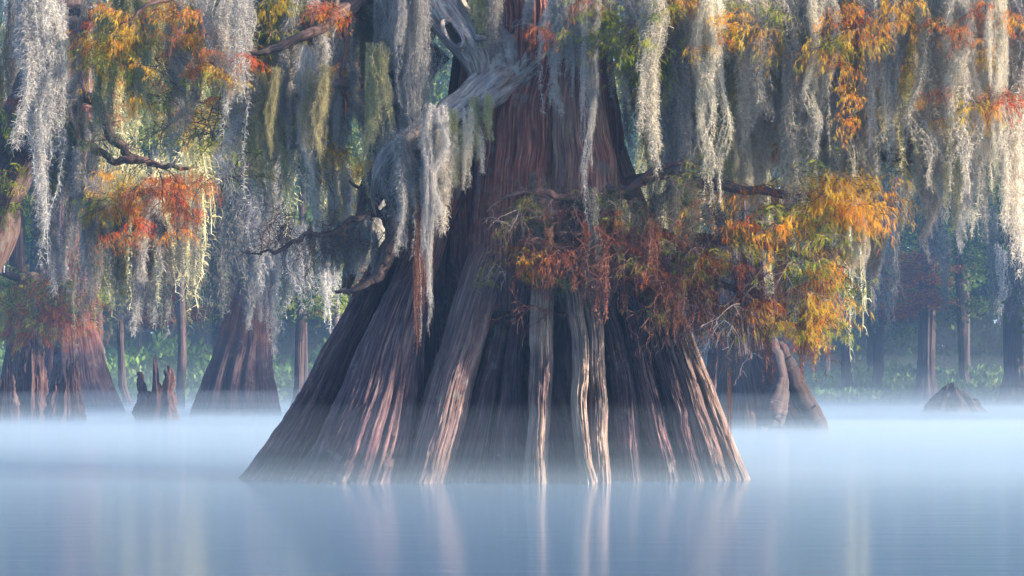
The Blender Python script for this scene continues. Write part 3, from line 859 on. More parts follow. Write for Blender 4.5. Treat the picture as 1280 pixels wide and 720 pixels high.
foliage('t3', ['gold', 'orange'], 1110, 110, 22.6, .5, 4, (20, 30, .2))
foliage('t4', ['gold', 'gold', 'orange'], 1185, 65, 22.6, .6, 6, (14, 30, .2))
foliage('t4', ['orange'], 1203, 100, 22.6, .4, 3, (6, 22, .1))
foliage('t4', ['orange', 'green', 'rust'], 1262, 25, 22.6, .5, 4, (20, 25, .2))
foliage('r5', ['green', 'deep'], 1090, 200, 23.2, .6, 7, (35, 22, .3))
foliage('l1', ['orange'], 411, 18, 22.7, .35, 4, (8, 16, .1))
foliage('l1', ['green'], 370, 2, 22.8, .5, 5, (32, 8, .2))
foliage('r2', ['gold', 'orange'], 965, 170, 23.4, .6, 6, (35, 25, .3))
foliage('c2', 'green', 820, 398, 22.3, .25, 2, (5, 12, .1))
for (a_, b_, kk, n_f) in ((665, 780, ['rust', 'green', 'orange'], 6), (700, 900, ['green', 'green', 'gold'], 16), (900, 1060, ['orange', 'green', 'green', 'gold'], 16), (1050, 1160, ['gold', 'orange', 'gold'], 20), (1160, 1290, ['gold', 'orange', 'rust'], 22)):
    for k in range(n_f):
        foliage(random.choice(['t1', 't2', 't3', 't4', 't5']), kk, random.uniform(a_, b_), random.uniform(-5, 60) if a_ < 1000 else random.uniform(-5, 150), random.uniform(21.5, 22.3), random.uniform(.28, .55))
foliage('r3', ['green', 'green', 'gold'], 1010, 400, 22.3, .4, 8, (40, 30, .2))
foliage('r4', ['green', 'deep'], 800, 260, 22.2, .4, 6, (60, 25, .2))
# bare pale twigs
for (px, py, s, key) in ((650, 262, .55, 'c1'), (690, 250, .5, 'c1'), (730, 330, .5, 'c2'), (905, 400, .8, 'r3'), (925, 380, .7, 'r3'), (980, 340, .6, 'r2'), (700, 40, .7, 't1'), (725, 10, .8, 't1'), (620, 330, .4, 'c2'), (760, 250, .6, 'r4'), (850, 300, .6, 'r4')):
    p = P(px, py, 22.2) - Vector((X0, YC, 0))
    obj('twig', random.choice(TWIGS), BR[key], p, (random.uniform(-.4, .4), random.uniform(-.4, .4), random.uniform(0, 6.28)), s)
# reddish hanging needles and dead strands (part of the tree)
def hanging(key, px, py, D, Lm, w=1.0):
    me, nom = MOSS['rust'][0 if Lm < .7 else 1]
    p = P(px, py, D) - Vector((X0, YC, 0))
    obj('dead_foliage', me, BR[key], p, (0, 0, random.uniform(0, 6.28)), (w, w, Lm / nom))
def bell(a, b):
    return a + (b - a) * (random.random() + random.random()) / 2
for k in range(24):
    px = random.uniform(640, 860); py = random.uniform(250, 350)
    hanging('c2' if px < 760 else 'r4', px, py, 22.1 + random.uniform(-.15, .3), random.uniform(.15, .6), random.uniform(.4, .9))
for k in range(40):
    px = random.uniform(635, 870); py = bell(245, 390)
    par_ = BR['c2' if px < 760 else 'r4']
    obj('twig', random.choice(TWIGR), par_, P(px, py, 22.15 + random.uniform(-.2, .25)) - Vector((X0, YC, 0)), (random.uniform(-.7, .7), random.uniform(-.7, .7), random.uniform(0, 6.28)), random.uniform(.4, .9))
for k in range(13):
    px = random.uniform(640, 870); py = bell(240, 380)
    foliage('c2' if px < 760 else 'r4', random.choice(['rust', 'orange', 'green', 'rust', 'deep', 'gold']), px, py, 22.1 + random.uniform(-.1, .25), random.uniform(.25, .5))
for k in range(26):
    px = random.uniform(850, 1030); py = random.uniform(290, 370)
    hanging('r3', px, py, 22.5 + random.uniform(-.2, .4), random.uniform(.35, .85), random.uniform(.7, 1.2))
for k in range(8):
    hanging('c2', random.uniform(515, 545), random.uniform(250, 330), 22.2 + random.uniform(-.05, .1), random.uniform(.4, .9), .35)
hanging('c2', 912, 460, 22.4, 1.08, .22)

# ================================================================== OTHER TREES
LOWT = {}
def cypress(px, base_py, half_px, top_h, label, seed, lean=0, D=None, flare=.34, group=None, res=(220, 120), mat=None, mid=.45, prof=None, crown=None, name='cypress_tree'):
    D = D or DW(base_py)
    p = P(px, base_py, D); s = D / F
    hb = half_px * s
    t = thing(name, (p.x, D, 0 if D < 104 else .1), label, 'tree', group)
    if prof is None:
        prof = [(-.4, 0, hb * 1.05), (0, 0, hb), (hb * .6, lean * .02, hb * .78), (hb * 1.6, lean * .08, hb * .52), (hb * 2.8, lean * .2, hb * flare), (top_h * .5, lean * .5, hb * flare * .75), (top_h, lean, hb * flare * .45)]
    rr = random.Random(seed)
    nc = rr.randint(9, 12)
    cr = sorted([(-180 + 360 / nc * (i + rr.uniform(-.25, .25)),) * 2 + (rr.uniform(.6, 1.1),) for i in range(nc)])
    cr[0] = (-179, -179, cr[0][2])
    zs = np.concatenate([np.linspace(-.4, hb * 3.2, res[1]), np.linspace(hb * 3.2, top_h, 30)[1:]])
    obj('trunk', make_trunk('trunk', prof, cr, res[0], zs, .26, seed, mat or M_BARK_FAR, flute=(.05, 34), fib=(.012, 90), front_dense=False, brow=.8, groove_top=.35, warp=.06), t)
    return t, prof


def crown_mesh(seed, R, H, n, kind):
    r = np.random.default_rng(seed)
    nb = 26
    c = np.stack([r.normal(0, R * .5, nb), r.normal(0, R * .4, nb), r.uniform(0, H, nb)], 1)
    i = r.integers(0, nb, n)
    p = c[i] + r.normal(0, 1, (n, 3)) * np.array([R * .26, R * .26, H * .045])
    cv = np.clip(.4 + .3 * vn(i * 1.7, i * .3, seed) + r.normal(0, .17, n), 0, 1)
    return leaf_cloud('crown', p, r.uniform(.6, 1.4, n), .20, ML[kind], cv, seed)


CROWN = {k: [crown_mesh(400 + q + len(k), 2.6, 9, 9000, k) for q in range(2)] for k in ('deep', 'green')}
CROWN['rust'] = [crown_mesh(450, 2.0, 5, 6000, 'rust')]


def add_crown(t, kind, z, s=1.0, dx=0, sz=1.0):
    obj('crown', random.choice(CROWN[kind]), t, (dx, 0, z), (0, 0, random.uniform(0, 6.28)), (s, s, s * sz))


def add_limb(t, pts, seed=0, n=40, m=8, mat=None, wob=.1):
    """pts in photo pixels + D, radius"""
    q = []
    for (px, py, D, rr) in pts:
        w = P(px, py, D) - t.location; q.append((w.x, w.y, w.z, rr))
    return obj('branch', tube_mesh('branch', [tube(q, n, m, .15 if m < 26 else .05, .1 if m < 26 else .16, seed, wob)], [mat or M_LIMB]), t)


for (dx, dy, z_, s_, k_) in ((0, 1, 9, .9, 'green'), (-3, 1.5, 8.4, .8, 'rust'), (2.8, 2, 8.6, .8, 'green')):
    obj('crown', random.choice(CROWN[k_]), big, (dx, dy, z_), (0, 0, random.uniform(0, 6)), (s_, s_, s_ * .5))

# right neighbour (behind the orange foliage)
t, _ = cypress(950, 537, 70, 9, 'cypress with a swollen gnarled knot behind the orange foliage, right of the great tree', 91, D=48, res=(420, 240), mat=M_BARK_FAR,
               prof=[(-.4, .05, 1.28), (0, .05, 1.2), (.35, 0, .98), (.8, -.1, .76), (1.5, -.2, .60), (2.2, -.28, .52), (3.2, -.35, .48), (6, -.4, .42), (9, -.5, .36)])
RT = t
add_limb(t, [(972, 430, 47.4, .12), (985, 460, 47.3, .20), (1000, 495, 47.2, .2), (1015, 520, 47.2, .22), (1024, 540, 47.2, .2)], 3, 90, 26, M_MOUND, .02)['label'] = 'sloping side root'
add_limb(t, [(955, 410, 47.1, .10), (968, 440, 46.9, .14), (975, 475, 46.8, .15), (968, 505, 46.7, .26), (962, 530, 46.7, .22)], 5, 90, 26, M_BARK_FAR, .02).name = 'knot'
t2, _ = cypress(902, 533, 38, 10, 'slim dark trunk close behind the right edge of the great cypress', 92, D=52, res=(260, 140), mat=M_BARK)

# left trees
t, _ = cypress(295, 521, 56, 11, 'flared cypress with lichen-grey upper trunk standing left of the great tree', 93, lean=.9, D=66, res=(360, 200), mat=M_BARK,
               prof=[(-.4, 0, 1.38), (0, 0, 1.30), (.6, .02, 1.12), (1.2, .08, .95), (2.0, .2, .76), (2.9, .32, .62), (3.6, .42, .55), (5.5, .55, .62), (8, .7, .7), (11, .8, .5)])
LT1 = t
add_limb(t, [(318, 345, 65.6, .4), (280, 300, 65.4, .3), (262, 265, 65.3, .25), (235, 245, 65.2, .2), (190, 235, 65.2, .1)], 4)
add_limb(t, [(330, 260, 65.8, .45), (300, 215, 65.6, .4), (262, 190, 65.5, .3), (238, 150, 65.5, .25), (220, 60, 65.5, .2)], 5)
add_limb(t, [(335, 200, 65.8, .4), (370, 140, 65.6, .35), (385, 60, 65.6, .3), (380, -60, 65.6, .25)], 6)
t, _ = cypress(92, 517, 60, 12, 'wide dark cypress base at the far left behind the broken stumps', 94, D=73, res=(300, 160), mat=M_BARK,
               prof=[(-.4, 0, 1.7), (0, 0, 1.6), (.8, -.05, 1.3), (1.6, -.1, 1.05), (2.6, -.1, .8), (4, -.1, .65), (7, 0, .6), (12, .1, .5)])
LT2 = t
t, _ = cypress(20, 522, 34, 10, 'grey trunk at the left edge rising behind the rusty foliage', 95, D=67, res=(220, 120))
LT3 = t
t, _ = cypress(-45, 566, 40, 9, 'dark leaning trunk entering the frame at the upper left edge', 96, D=32, res=(200, 100), mat=M_LIMB)
LT4 = t
add_limb(t, [(-40, 330, 32, .45), (-5, 220, 31.8, .42), (35, 150, 31.6, .36), (62, 80, 31.6, .26), (82, 20, 31.6, .22), (90, -80, 31.6, .2)], 7, 70, 26, M_LIMB, .05)
add_limb(t, [(60, 100, 31.4, .12), (85, 118, 31.2, .1), (120, 128, 31.0, .08), (150, 180, 30.9, .06), (170, 200, 30.8, .04)], 8, 50, 10, M_LIMB, .05)
add_limb(t, [(120, 190, 30.8, .05), (150, 202, 30.7, .045), (190, 203, 30.6, .04), (235, 215, 30.5, .02)], 9, 50, 8, M_LIMB, .04)
bL = add_limb(t, [(75, 10, 31.0, .1), (120, 20, 30.8, .08), (170, 40, 30.6, .06), (220, 50, 30.5, .04), (280, 60, 30.4, .02)], 10, 50, 8, M_LIMB, .05)
def fol_on(parent, kind, px, py, D, s, n, sp):
    for _ in range(n):
        p = P(px + random.uniform(-1, 1) * sp[0], py + random.uniform(-1, 1) * sp[1], D + random.uniform(-1, 1) * sp[2]) - parent.parent.location
        obj('foliage', random.choice(FOL[random.choice(kind)]), parent, p, (random.uniform(-.3, .3), random.uniform(-.3, .3), random.uniform(0, 6.28)), s * random.uniform(.75, 1.25))
br = [c for c in t.children if c.name.startswith('branch')]
fol_on(br[2], ['orange', 'orange', 'rust'], 215, 232, 29.5, .6, 13, (42, 18, .3))
fol_on(br[2], ['green', 'gold', 'green'], 145, 238, 29.6, .6, 8, (30, 25, .3))
fol_on(br[2], ['orange', 'rust'], 175, 275, 29.6, .5, 9, (60, 25, .3))
fol_on(br[1], ['rust', 'deep'], 90, 150, 31, .8, 10, (50, 35, .3))
fol_on(bL, ['orange', 'gold'], 180, 25, 30.6, .75, 11, (45, 28, .3))
fol_on(bL, ['orange', 'gold'], 262, 50, 30.4, .7, 8, (35, 30, .3))
fol_on(bL, ['green', 'deep'], 140, 60, 30.6, .8, 8, (50, 25, .3))
fol_on(bL, ['orange', 'gold', 'orange'], 215, 15, 30.2, .85, 12, (75, 25, .3))
fol_on(bL, ['orange', 'gold'], 165, 75, 30.3, .6, 6, (30, 20, .3))
fol_on(bL, ['green', 'gold'], 250, 110, 30.5, .7, 8, (50, 40, .3))
fol_on(bL, ['gold', 'green'], 425, 60, 30.5, .6, 5, (20, 60, .3))
fol_on(bL, ['green', 'gold'], 430, 210, 30.5, .6, 5, (25, 30, .3))
fol_on(br[2], ['green'], 25, 200, 30.8, .8, 5, (25, 60, .3))
# rusty shrub-like foliage over the left stumps
b3 = add_limb(LT2, [(100, 400, 72, .2), (70, 370, 66, .15), (40, 350, 62, .12), (5, 345, 60, .08)], 11)
fol_on(b3, ['rust', 'orange', 'green', 'rust', 'deep'], 50, 385, 61, 1.3, 34, (62, 38, 1))
fol_on(b3, ['rust', 'green'], 45, 345, 61, 1.5, 8, (60, 20, 1))

# background row trees
BGT = [(160, 510, 9, 14, -1), (225, 509, 8, 14, .3), (385, 510, 8, 15, -.5), (425, 508, 16, 15, .4), (372, 514, 12, 11, .2), (1157, 506, 22, 18, .3), (1268, 507, 24, 18, -.2), (1095, 505, 13, 16, .5), (1210, 504.5, 12, 16, -.9),
       (1060, 505, 14, 17, -.3), (40, 508, 24, 16, .5), (470, 508, 18, 16, .2), (118, 507, 14, 15, .2), (275, 507, 13, 15, -.4), (1320, 507, 20, 16, 0), (-40, 508, 20, 16, 0), (840, 505, 20, 16, 0)]
wh = {160: 'thin background trunk between the left stumps and the broken snag', 225: 'slim background trunk above the jagged snag on the left', 385: 'background trunk just left of the great buttress', 425: 'grey background trunk seen through moss beside the great buttress',
      372: 'thin dark stem standing before the bank left of the great buttress', 1157: 'tallest blue misted trunk on the far right shore', 1268: 'broad blue misted trunk at the right edge of the frame', 1095: 'faint far trunk left of the tall blue trunk',
      1210: 'thin faint trunk right of the tall blue trunk', 1060: 'faint far trunk beside the orange foliage', 1238: 'thinnest far trunk near the right edge', 40: 'hazy trunk behind the far left stumps', 470: 'pale far trunk hidden behind the left buttress top',
      1125: 'narrow far sapling trunk just left of the tall blue trunk', 118: 'slim far trunk right of the wide left cypress', 275: 'slim far trunk behind the flared left cypress', 1320: 'far trunk just outside the right edge', -40: 'far trunk just outside the left edge', 840: 'far trunk hidden behind the great cypress'}
for k, (px, py, hw_, h_, ln) in enumerate(BGT):
    t, _ = cypress(px, py, hw_, h_, wh[px], 120 + k, lean=ln, res=(90, 40), flare=.5, group='cypress trunks along the far shore')
    kind = 'deep' if (k % 3 or px > 1000) else 'green'
    add_crown(t, kind, h_ * random.uniform(.3, .5), random.uniform(.8, 1.15))
    if k % 2: add_crown(t, random.choice(['deep', 'green', 'rust']), h_ * .22, random.uniform(.6, .8), random.uniform(-1.5, 1.5), .6)
# a second row to close gaps, all alike
for k in range(26):
    px = -60 + k * 55 + random.uniform(-20, 20)
    D = random.uniform(112, 124)
    p = P(px, 500, D)
    t, _ = cypress(px, 500, random.uniform(7, 13), 20, 'slender hazy trunk among trees behind the far bank ' + ('at left' if px < 300 else 'behind the great cypress' if px < 930 else 'at right'), 160 + k, D=D, res=(40, 24), flare=.55, group='slender trunks behind the far bank')
    add_crown(t, 'deep' if k % 4 else 'green', random.uniform(3, 9), random.uniform(.9, 1.3))

for k, (x_, y_) in enumerate(((15.5, 60), (20, 61), (25, 57), (27, 72), (29, 82), (33, 90), (28, 94), (36, 80), (32, 100), (38, 106), (-17, 38))):  # unseen trees added outside the frame to shade the left and back
    pxo = 640 + x_ / y_ * F
    t, _ = cypress(pxo, HOR + F / y_, 40, 13, 'unseen cypress added beyond the right edge to cast shade' if x_ > 0 else 'unseen cypress added beyond the left edge to cast shade', 220 + k, D=y_, res=(80, 40), flare=.45, group='unseen cypresses added on the right for shade' if x_ > 0 else 'unseen cypresses added on the left for shade')
    for q in range(3): add_crown(t, 'deep', 1.5 + q * 3, 1.1, random.uniform(-1, 1), .8)

# left middle green masses
for (px, py, D, kind, s, lab) in ((225, 150, 84, 'green', .62, 'bright green leafy tree glimpsed between moss at the upper left'), (120, 330, 88, 'green', .5, 'green sapling crown above the bank on the left'), (420, 330, 90, 'green', .5, 'yellow green sapling left of the great buttress'),
                               (330, 60, 88, 'deep', .8, 'dark green tree behind the upper left moss'), (60, 120, 86, 'deep', .9, 'dark green tree behind the leaning left trunk'), (1150, 330, 108, 'deep', .9, 'dark leafy tree in the blue haze on the right')):
    p = P(px, py, D)
    t = thing('tree', (p.x, D, 0), lab, 'tree')
    obj('trunk', tube_mesh('trunk', [tube([(0, 0, -.3, .2), (.1, 0, 2, .16), (0, 0, p.z, .12), (.1, 0, p.z + 3, .05)], 24, 8, .1, .1, int(px), .1)], [M_BARK_FAR]), t)
    obj('crown', random.choice(CROWN[kind]), t, (0, 0, p.z - 4.5 * s * .8), (0, 0, random.uniform(0, 6)), (s, s, s * .8))


# ------------------------------------------------------------------ broken stumps
def stump(name, px, py, half_px, tops, label, seed, D=None, mat=None, brow=.7, taper=.42, jag=.22):
    """jagged hollow snag: tops = list of (angle deg, height m) spikes"""
    D = D or DW(py); s = D / F; hb = half_px * s
    p = P(px, py, D)
    n, m = 46, 160
    a = np.linspace(-PI, PI, m, endpoint=False)
    ta = np.array(sorted(tops)); ang = np.radians(ta[:, 0]); ht = ta[:, 1]
    H = np.interp(a, np.concatenate([[ang[-1] - 2 * PI], ang, [ang[0] + 2 * PI]]), np.concatenate([[ht[-1]], ht, [ht[0]]]))
    H = H * (1 + .16 * fbm(a * 7, a * 0 + seed, seed, 3))
    T = np.linspace(0, 1, n)
    A, TT = np.meshgrid(a, T)
    Z = -.3 + TT * (H[None, :] + .3)
    zr = Z / max(ht)
    R = hb * (1 - taper * np.clip(zr, 0, 1) ** .8) * (1 - jag * np.abs(np.sin(A * 4.5 + .8 * fbm(A, Z * 1.5, seed))) ** .6) + .04 * fbm(A * 14, Z * 1.5, seed + 3, 3) + .10 * hb * fbm(np.abs(A) * 2.0, Z * 2.6, seed + 4, 3)
    X = R * np.sin(A); Y = -R * np.cos(A) * brow
    # inner wall
    Zi = Z[::-1][:n // 2]; Ri = R[::-1][:n // 2] * .82
    Xi = Ri * np.sin(A[:n // 2]); Yi = -Ri * np.cos(A[:n // 2]) * brow
    v = np.concatenate([np.stack([X, Y, Z], -1).reshape(-1, 3), np.stack([Xi, Yi, Zi - .01], -1).reshape(-1, 3)])
    nt_ = n + n // 2
    i, j = np.meshgrid(np.arange(nt_ - 1), np.arange(m), indexing='ij'); j2 = (j + 1) % m
    f = np.stack([i * m + j, i * m + j2, (i + 1) * m + j2, (i + 1) * m + j], -1).reshape(-1, 4)
    uv = np.stack([np.tile(a * .5, nt_), np.concatenate([Z.ravel(), Zi.ravel()])], 1)
    o = obj(name, mesh_np(name, v, f, uv=uv, mats=[mat or M_BARK]), None, (p.x, D, 0))
    return tag(o, label, 'stump')


stump('stump', 195, 527, 31, [(-170, .5), (-110, .9), (-84, 1.3), (-66, .75), (-30, .5), (-14, .62), (-4, 1.5), (8, 1.62), (20, .95), (34, .8), (52, 1.25), (88, 1.2), (105, .7), (150, .6)], 'jagged reddish broken snag alone in the water at left', 5, mat=M_SNAG, taper=.28, jag=.38)
stump('stump', 82, 527, 29, [(-160, .9), (-95, .8), (-60, 1.25), (-25, .8), (10, 1.35), (50, 1.2), (85, 1.35), (120, .9)], 'broken fluted stump rightmost of the far left cluster', 6, mat=M_SNAG, jag=.34)
stump('stump', 40, 526, 24, [(-170, 1.9), (-95, 1.5), (-40, 1.0), (10, 2.0), (40, 2.3), (85, 1.4), (130, 1.6)], 'tall ragged stump in the middle of the far left cluster', 7, mat=M_SNAG, jag=.34)
stump('stump', 6, 528, 22, [(-160, .9), (-90, 1.1), (-30, .8), (20, 1.4), (60, .9), (110, 1.0)], 'low broken stump cut by the left edge of the frame', 8, mat=M_SNAG, jag=.34)
stump('stump', 1193, 516.5, 50, [(-170, .7), (-120, .78), (-80, .82), (-40, .88), (-14, .9), (14, .72), (34, .66), (46, .50), (58, .58), (70, .36), (82, .46), (95, .34), (120, .6)], 'low dark pointed stump alone in the mist at right', 9, mat=M_MOUND, brow=.8, taper=.80, jag=.26)
stump('stump', 1290, 515.5, 14, [(-170, .25), (-90, .2), (0, .3), (90, .2)], 'small dark stump tip at the right edge of the frame', 10, mat=M_MOUND, brow=.8, taper=.8)

# ================================================================== SPANISH MOSS
moss_n = 0
LATER = {}
def moss(kind, px, py, len_px, D, w=1.0, label=None, group=None):
    """top at photo (px, py), hanging len_px photo pixels"""
    global moss_n
    Lm = len_px * D / F
    c = MOSS[kind]
    best = sorted(c, key=lambda q: abs(math.log(q[1] / (Lm / w))))[:2]
    me, nom = random.choice(best)
    o = obj('spanish_moss', me, None, P(px, py, D), (0, 0, random.uniform(0, 6.28)), (w, w, Lm / nom))
    moss_n += 1
    tone = {'grey': 'grey', 'olive': 'olive', 'pale': 'cream', 'dark': 'dark', 'veil': 'airy'}[kind]
    size = 'short' if len_px < 110 else ('long' if len_px > 210 else 'middling')
    if label is None:
        if px < 130: where = 'at the far left edge'
        elif px < 280: where = 'above the broken snag'
        elif px < 420: where = 'over the flared left cypress'
        elif px < 560: where = 'at the great tree\'s left shoulder'
        elif px < 720: where = 'before the great trunk\'s top'
        elif px < 880: where = 'at the great tree\'s right shoulder'
        elif px < 1080: where = 'above the orange foliage'
        else: where = 'before the blue haze'
        label = ('rear ' if D > 26 else '') + f'{size} {tone} moss hanks {where}'
        group = group or f'spanish moss {where}'
        LATER.setdefault(label, []).append((px, o))
    return tag(o, label, 'moss', group or 'spanish moss single hanks')


def row(kind, x0, x1, n, ytop, ybot, D, w=1.0, jit=.3, dj=.35):
    """hanks with tops above, tips near ybot(px)"""
    for k in range(n):
        px = x0 + (x1 - x0) * (k + .5 + random.uniform(-jit, jit)) / n
        yb = ybot(px) if callable(ybot) else random.uniform(*ybot)
        yt = random.uniform(*ytop)
        kd = kind if isinstance(kind, str) else random.choice(kind)
        moss(kd, px, yt, max(50, yb - yt), D + random.uniform(-dj, dj), w * random.uniform(.5, 1.05))


def ip(pts):
    xs, ys = zip(*pts)
    return lambda x: float(np.interp(x, xs, ys)) * 1.0 + random.uniform(-22, 22)


rb2 = ip([(780, 170), (840, 230), (880, 260), (930, 200), (1040, 200), (1080, 220), (1110, 160), (1150, 230), (1200, 250), (1240, 220), (1280, 280)])
# heroes in front
moss('grey', 50, -20, 330, 22.6, .95, 'long silvery hank hanging alone down the far left side')
moss('grey', 48, -30, 190, 22.6, 1.2, 'thick silvery upper hank beside the leaning dark trunk, far left')
moss('grey', 298, -20, 265, 22.4, 1.05, 'long silver hank ending in a point above the flared left cypress')
moss('grey', 235, -20, 215, 22.7, .8, 'thin grey wavy hank left of the longest silver hank')
moss('veil', 530, -30, 220, 22.95, .8, 'wide airy lavender curtain over the hollow limb')
moss('veil', 545, 155, 130, 22.3, .7, 'airy lavender veil just under the pale curved limb')
moss('grey', 508, -20, 190, 22.9, .6, 'narrow lavender hank left of the hollow in the grey limb')
moss('grey', 506, 170, 130, 22.1, .6, 'full lavender hank ending above the left buttress')
moss('veil', 510, 160, 130, 22.2, .75, 'airy veil hanging off the lower end of the pale limb')
moss('grey', 545, 130, 150, 22.0, .5, 'lavender hank hanging before the left shoulder of the great trunk')
moss('grey', 533, 190, 220, 22.0, .3, 'longest narrow pinkish grey hank down the face of the left buttress')
moss('olive', 573, 138, 85, 22.2, .7, 'short olive tuft under the pale curved limb')
moss('olive', 600, 122, 70, 22.3, .6, 'olive tuft below the knot of the pale limb')
moss('pale', 552, 165, 110, 22.1, .9, 'pale tuft fringing the middle of the pale limb')
moss('grey', 690, -30, 150, 22.1, .7, 'blue grey hank at top centre before the brown trunk')
moss('grey', 712, -20, 120, 22.1, .5, 'blue grey hank beside the sunlit right shoulder')
moss('grey', 735, -30, 290, 22.0, .4, 'long narrow pale hank crossing the sunlit right shoulder')
moss('grey', 775, -30, 170, 22.3, .6, 'grey hank behind the green spray at top centre')
moss('pale', 882, -20, 300, 22.8, 1.05, 'tall whitish hank standing over the orange foliage, left one')
moss('grey', 845, -20, 340, 22.9, 1.0, 'long blue white hank with its tip at the reddish twigs')
moss('pale', 990, -20, 290, 22.0, 1.0, 'tall cream hank over the golden foliage spray')
moss('grey', 1160, 190, 130, 22.6, .5, 'thin white tapering hank before the blue haze')
moss('grey', 1210, 120, 180, 22.4, .6, 'slim white hank reaching low before the blue haze')
moss('pale', 1268, 40, 270, 22.2, 1.1, 'broad cream hank ending low at the right edge')
moss('grey', 1093, 280, 90, 22.5, .5, 'short white hank just right of the golden spray')

row(['pale', 'pale', 'grey'], 800, 1300, 13, (-60, -20), lambda x: rb2(x) * .9, 22.0, .9)
row(['olive', 'grey'], 300, 500, 9, (50, 100), (150, 240), 22.6, .8)
moss('veil', 520, -30, 205, 22.15, .55, 'airy grey veil falling left of the dark hollow')
moss('grey', 512, -25, 150, 22.05, .45, 'slender grey hank at the top left of the dark hollow')
st_ = random.getstate()
for px_, py_, l_, k_, t_ in ((560, 152, 60, 'olive', 'first'), (586, 135, 80, 'pale', 'second'), (612, 116, 50, 'olive', 'third')):
    moss(k_, px_, py_, l_, 22.25, .55, f'{t_} small tuft from the left along the pale curved limb')
random.setstate(st_)
# dense right curtain in three depths
rb = ip([(660, 120), (720, 150), (780, 200), (840, 230), (880, 260), (930, 200), (990, 220), (1040, 200), (1080, 220), (1110, 160), (1150, 230), (1200, 250), (1240, 220), (1280, 280), (1330, 260)])
row(['pale', 'pale', 'grey', 'olive'], 800, 1020, 12, (-60, -20), rb, 23.3, .95, dj=.25)
row(['pale', 'pale', 'grey', 'olive'], 1020, 1310, 16, (-60, -20), rb, 22.6, .95)
row(['olive', 'pale', 'grey'], 780, 1320, 24, (-60, -10), lambda x: rb(x) * .8, 23.8, 1.1)
row(['olive', 'grey', 'olive'], 790, 1100, 13, (-40, 60), lambda x: rb(x) * .85, 24.6, 1.3)
row(['olive', 'grey'], 1090, 1320, 9, (-40, 60), lambda x: rb(x) * .7, 24.6, 1.3)
row(['olive', 'pale', 'grey'], 800, 1100, 14, (60, 150), lambda x: rb(x) * .4 + 200, 23.0, .85)
row(['grey', 'pale'], 1120, 1300, 9, (100, 170), (240, 300), 23.2, .7)
row(['pale', 'olive'], 1040, 1100, 4, (240, 260), (300, 350), 22.5, .6)
# upper centre
row(['olive', 'olive', 'grey'], 590, 760, 7, (-50, -20), (20, 70), 22.8, 1.0)
row(['grey', 'olive'], 690, 770, 3, (-40, 0), (60, 110), 22.3, .6)
# moss bundle around c1 twigs
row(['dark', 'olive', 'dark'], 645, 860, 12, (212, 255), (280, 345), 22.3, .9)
# left curtains
row(['grey', 'olive', 'pale'], 400, 520, 9, (-50, -10), (120, 280), 23.4, 1.1)
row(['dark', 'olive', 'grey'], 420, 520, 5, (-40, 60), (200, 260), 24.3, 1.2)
row(['olive', 'pale', 'grey'], 300, 430, 10, (-50, 0), (120, 260), 23.6, 1.0)
row(['grey', 'olive'], 350, 400, 4, (-40, 0), (240, 290), 23.2, .9)
row(['olive', 'grey'], 310, 420, 8, (60, 110), (180, 260), 23.3, .8)
row(['olive', 'grey', 'olive'], 130, 310, 11, (-50, 30), (110, 210), 26, 1.0)
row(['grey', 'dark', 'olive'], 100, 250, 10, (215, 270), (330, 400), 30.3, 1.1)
row(['grey', 'dark'], 40, 130, 9, (120, 200), (260, 370), 31, 1.2)
row(['dark', 'grey'], 60, 110, 5, (-40, 20), (80, 200), 30.6, 1.1)
row(['grey', 'olive'], -10, 60, 4, (-40, 60), (120, 200), 32.5, 1.3)
row(['olive', 'grey'], 400, 480, 7, (190, 240), (290, 360), 26.5, 1.0)
row(['dark', 'grey'], 385, 480, 6, (270, 290), (310, 350), 22.9, .8)
row('grey', 325, 345, 2, (180, 190), (330, 340), 40, 1.6)
row(['grey'], 300, 345, 4, (240, 300), (390, 420), 64.0, 2.0, dj=.1)
# farther curtains: past the first three hundred, one joined object
FARP = {k: moss_mesh('far_' + k, 1.5, .2, 26, 900, 500 + q, MM[k], whl=.12, wmul=2.2) for q, k in enumerate(('grey', 'olive', 'dark'))}
fv, ff_, fc, off = {k: [] for k in FARP}, {}, {}, 0
FARL = []
def far(kinds, x0, x1, n, ytop, ybot, D, w, dj):
    for k in range(n):
        px = x0 + (x1 - x0) * (k + random.random()) / n
        yb, yt = random.uniform(*ybot), random.uniform(*ytop)
        d = D + random.uniform(-dj, dj)
        FARL.append((random.choice(kinds), P(px, yt, d), (yb - yt) * d / F / 1.5, w * random.uniform(.5, 1.2)))
far(['dark', 'dark', 'olive'], 110, 300, 20, (120, 240), (330, 410), 60, 2.4, 5)
far(['olive', 'olive', 'grey'], -10, 500, 18, (-60, 120), (160, 330), 56, 2.4, 6)
far(['grey', 'dark'], 345, 430, 8, (250, 300), (370, 400), 60, 1.6, 3)
far(['dark'], 1030, 1300, 7, (150, 300), (340, 430), 88, 3.0, 6)
far(['dark', 'grey'], 1235, 1300, 4, (290, 320), (390, 400), 86, 2.6, 4)
far(['olive', 'olive'], 780, 1080, 10, (-40, 150), (250, 420), 50, 2.0, 3)
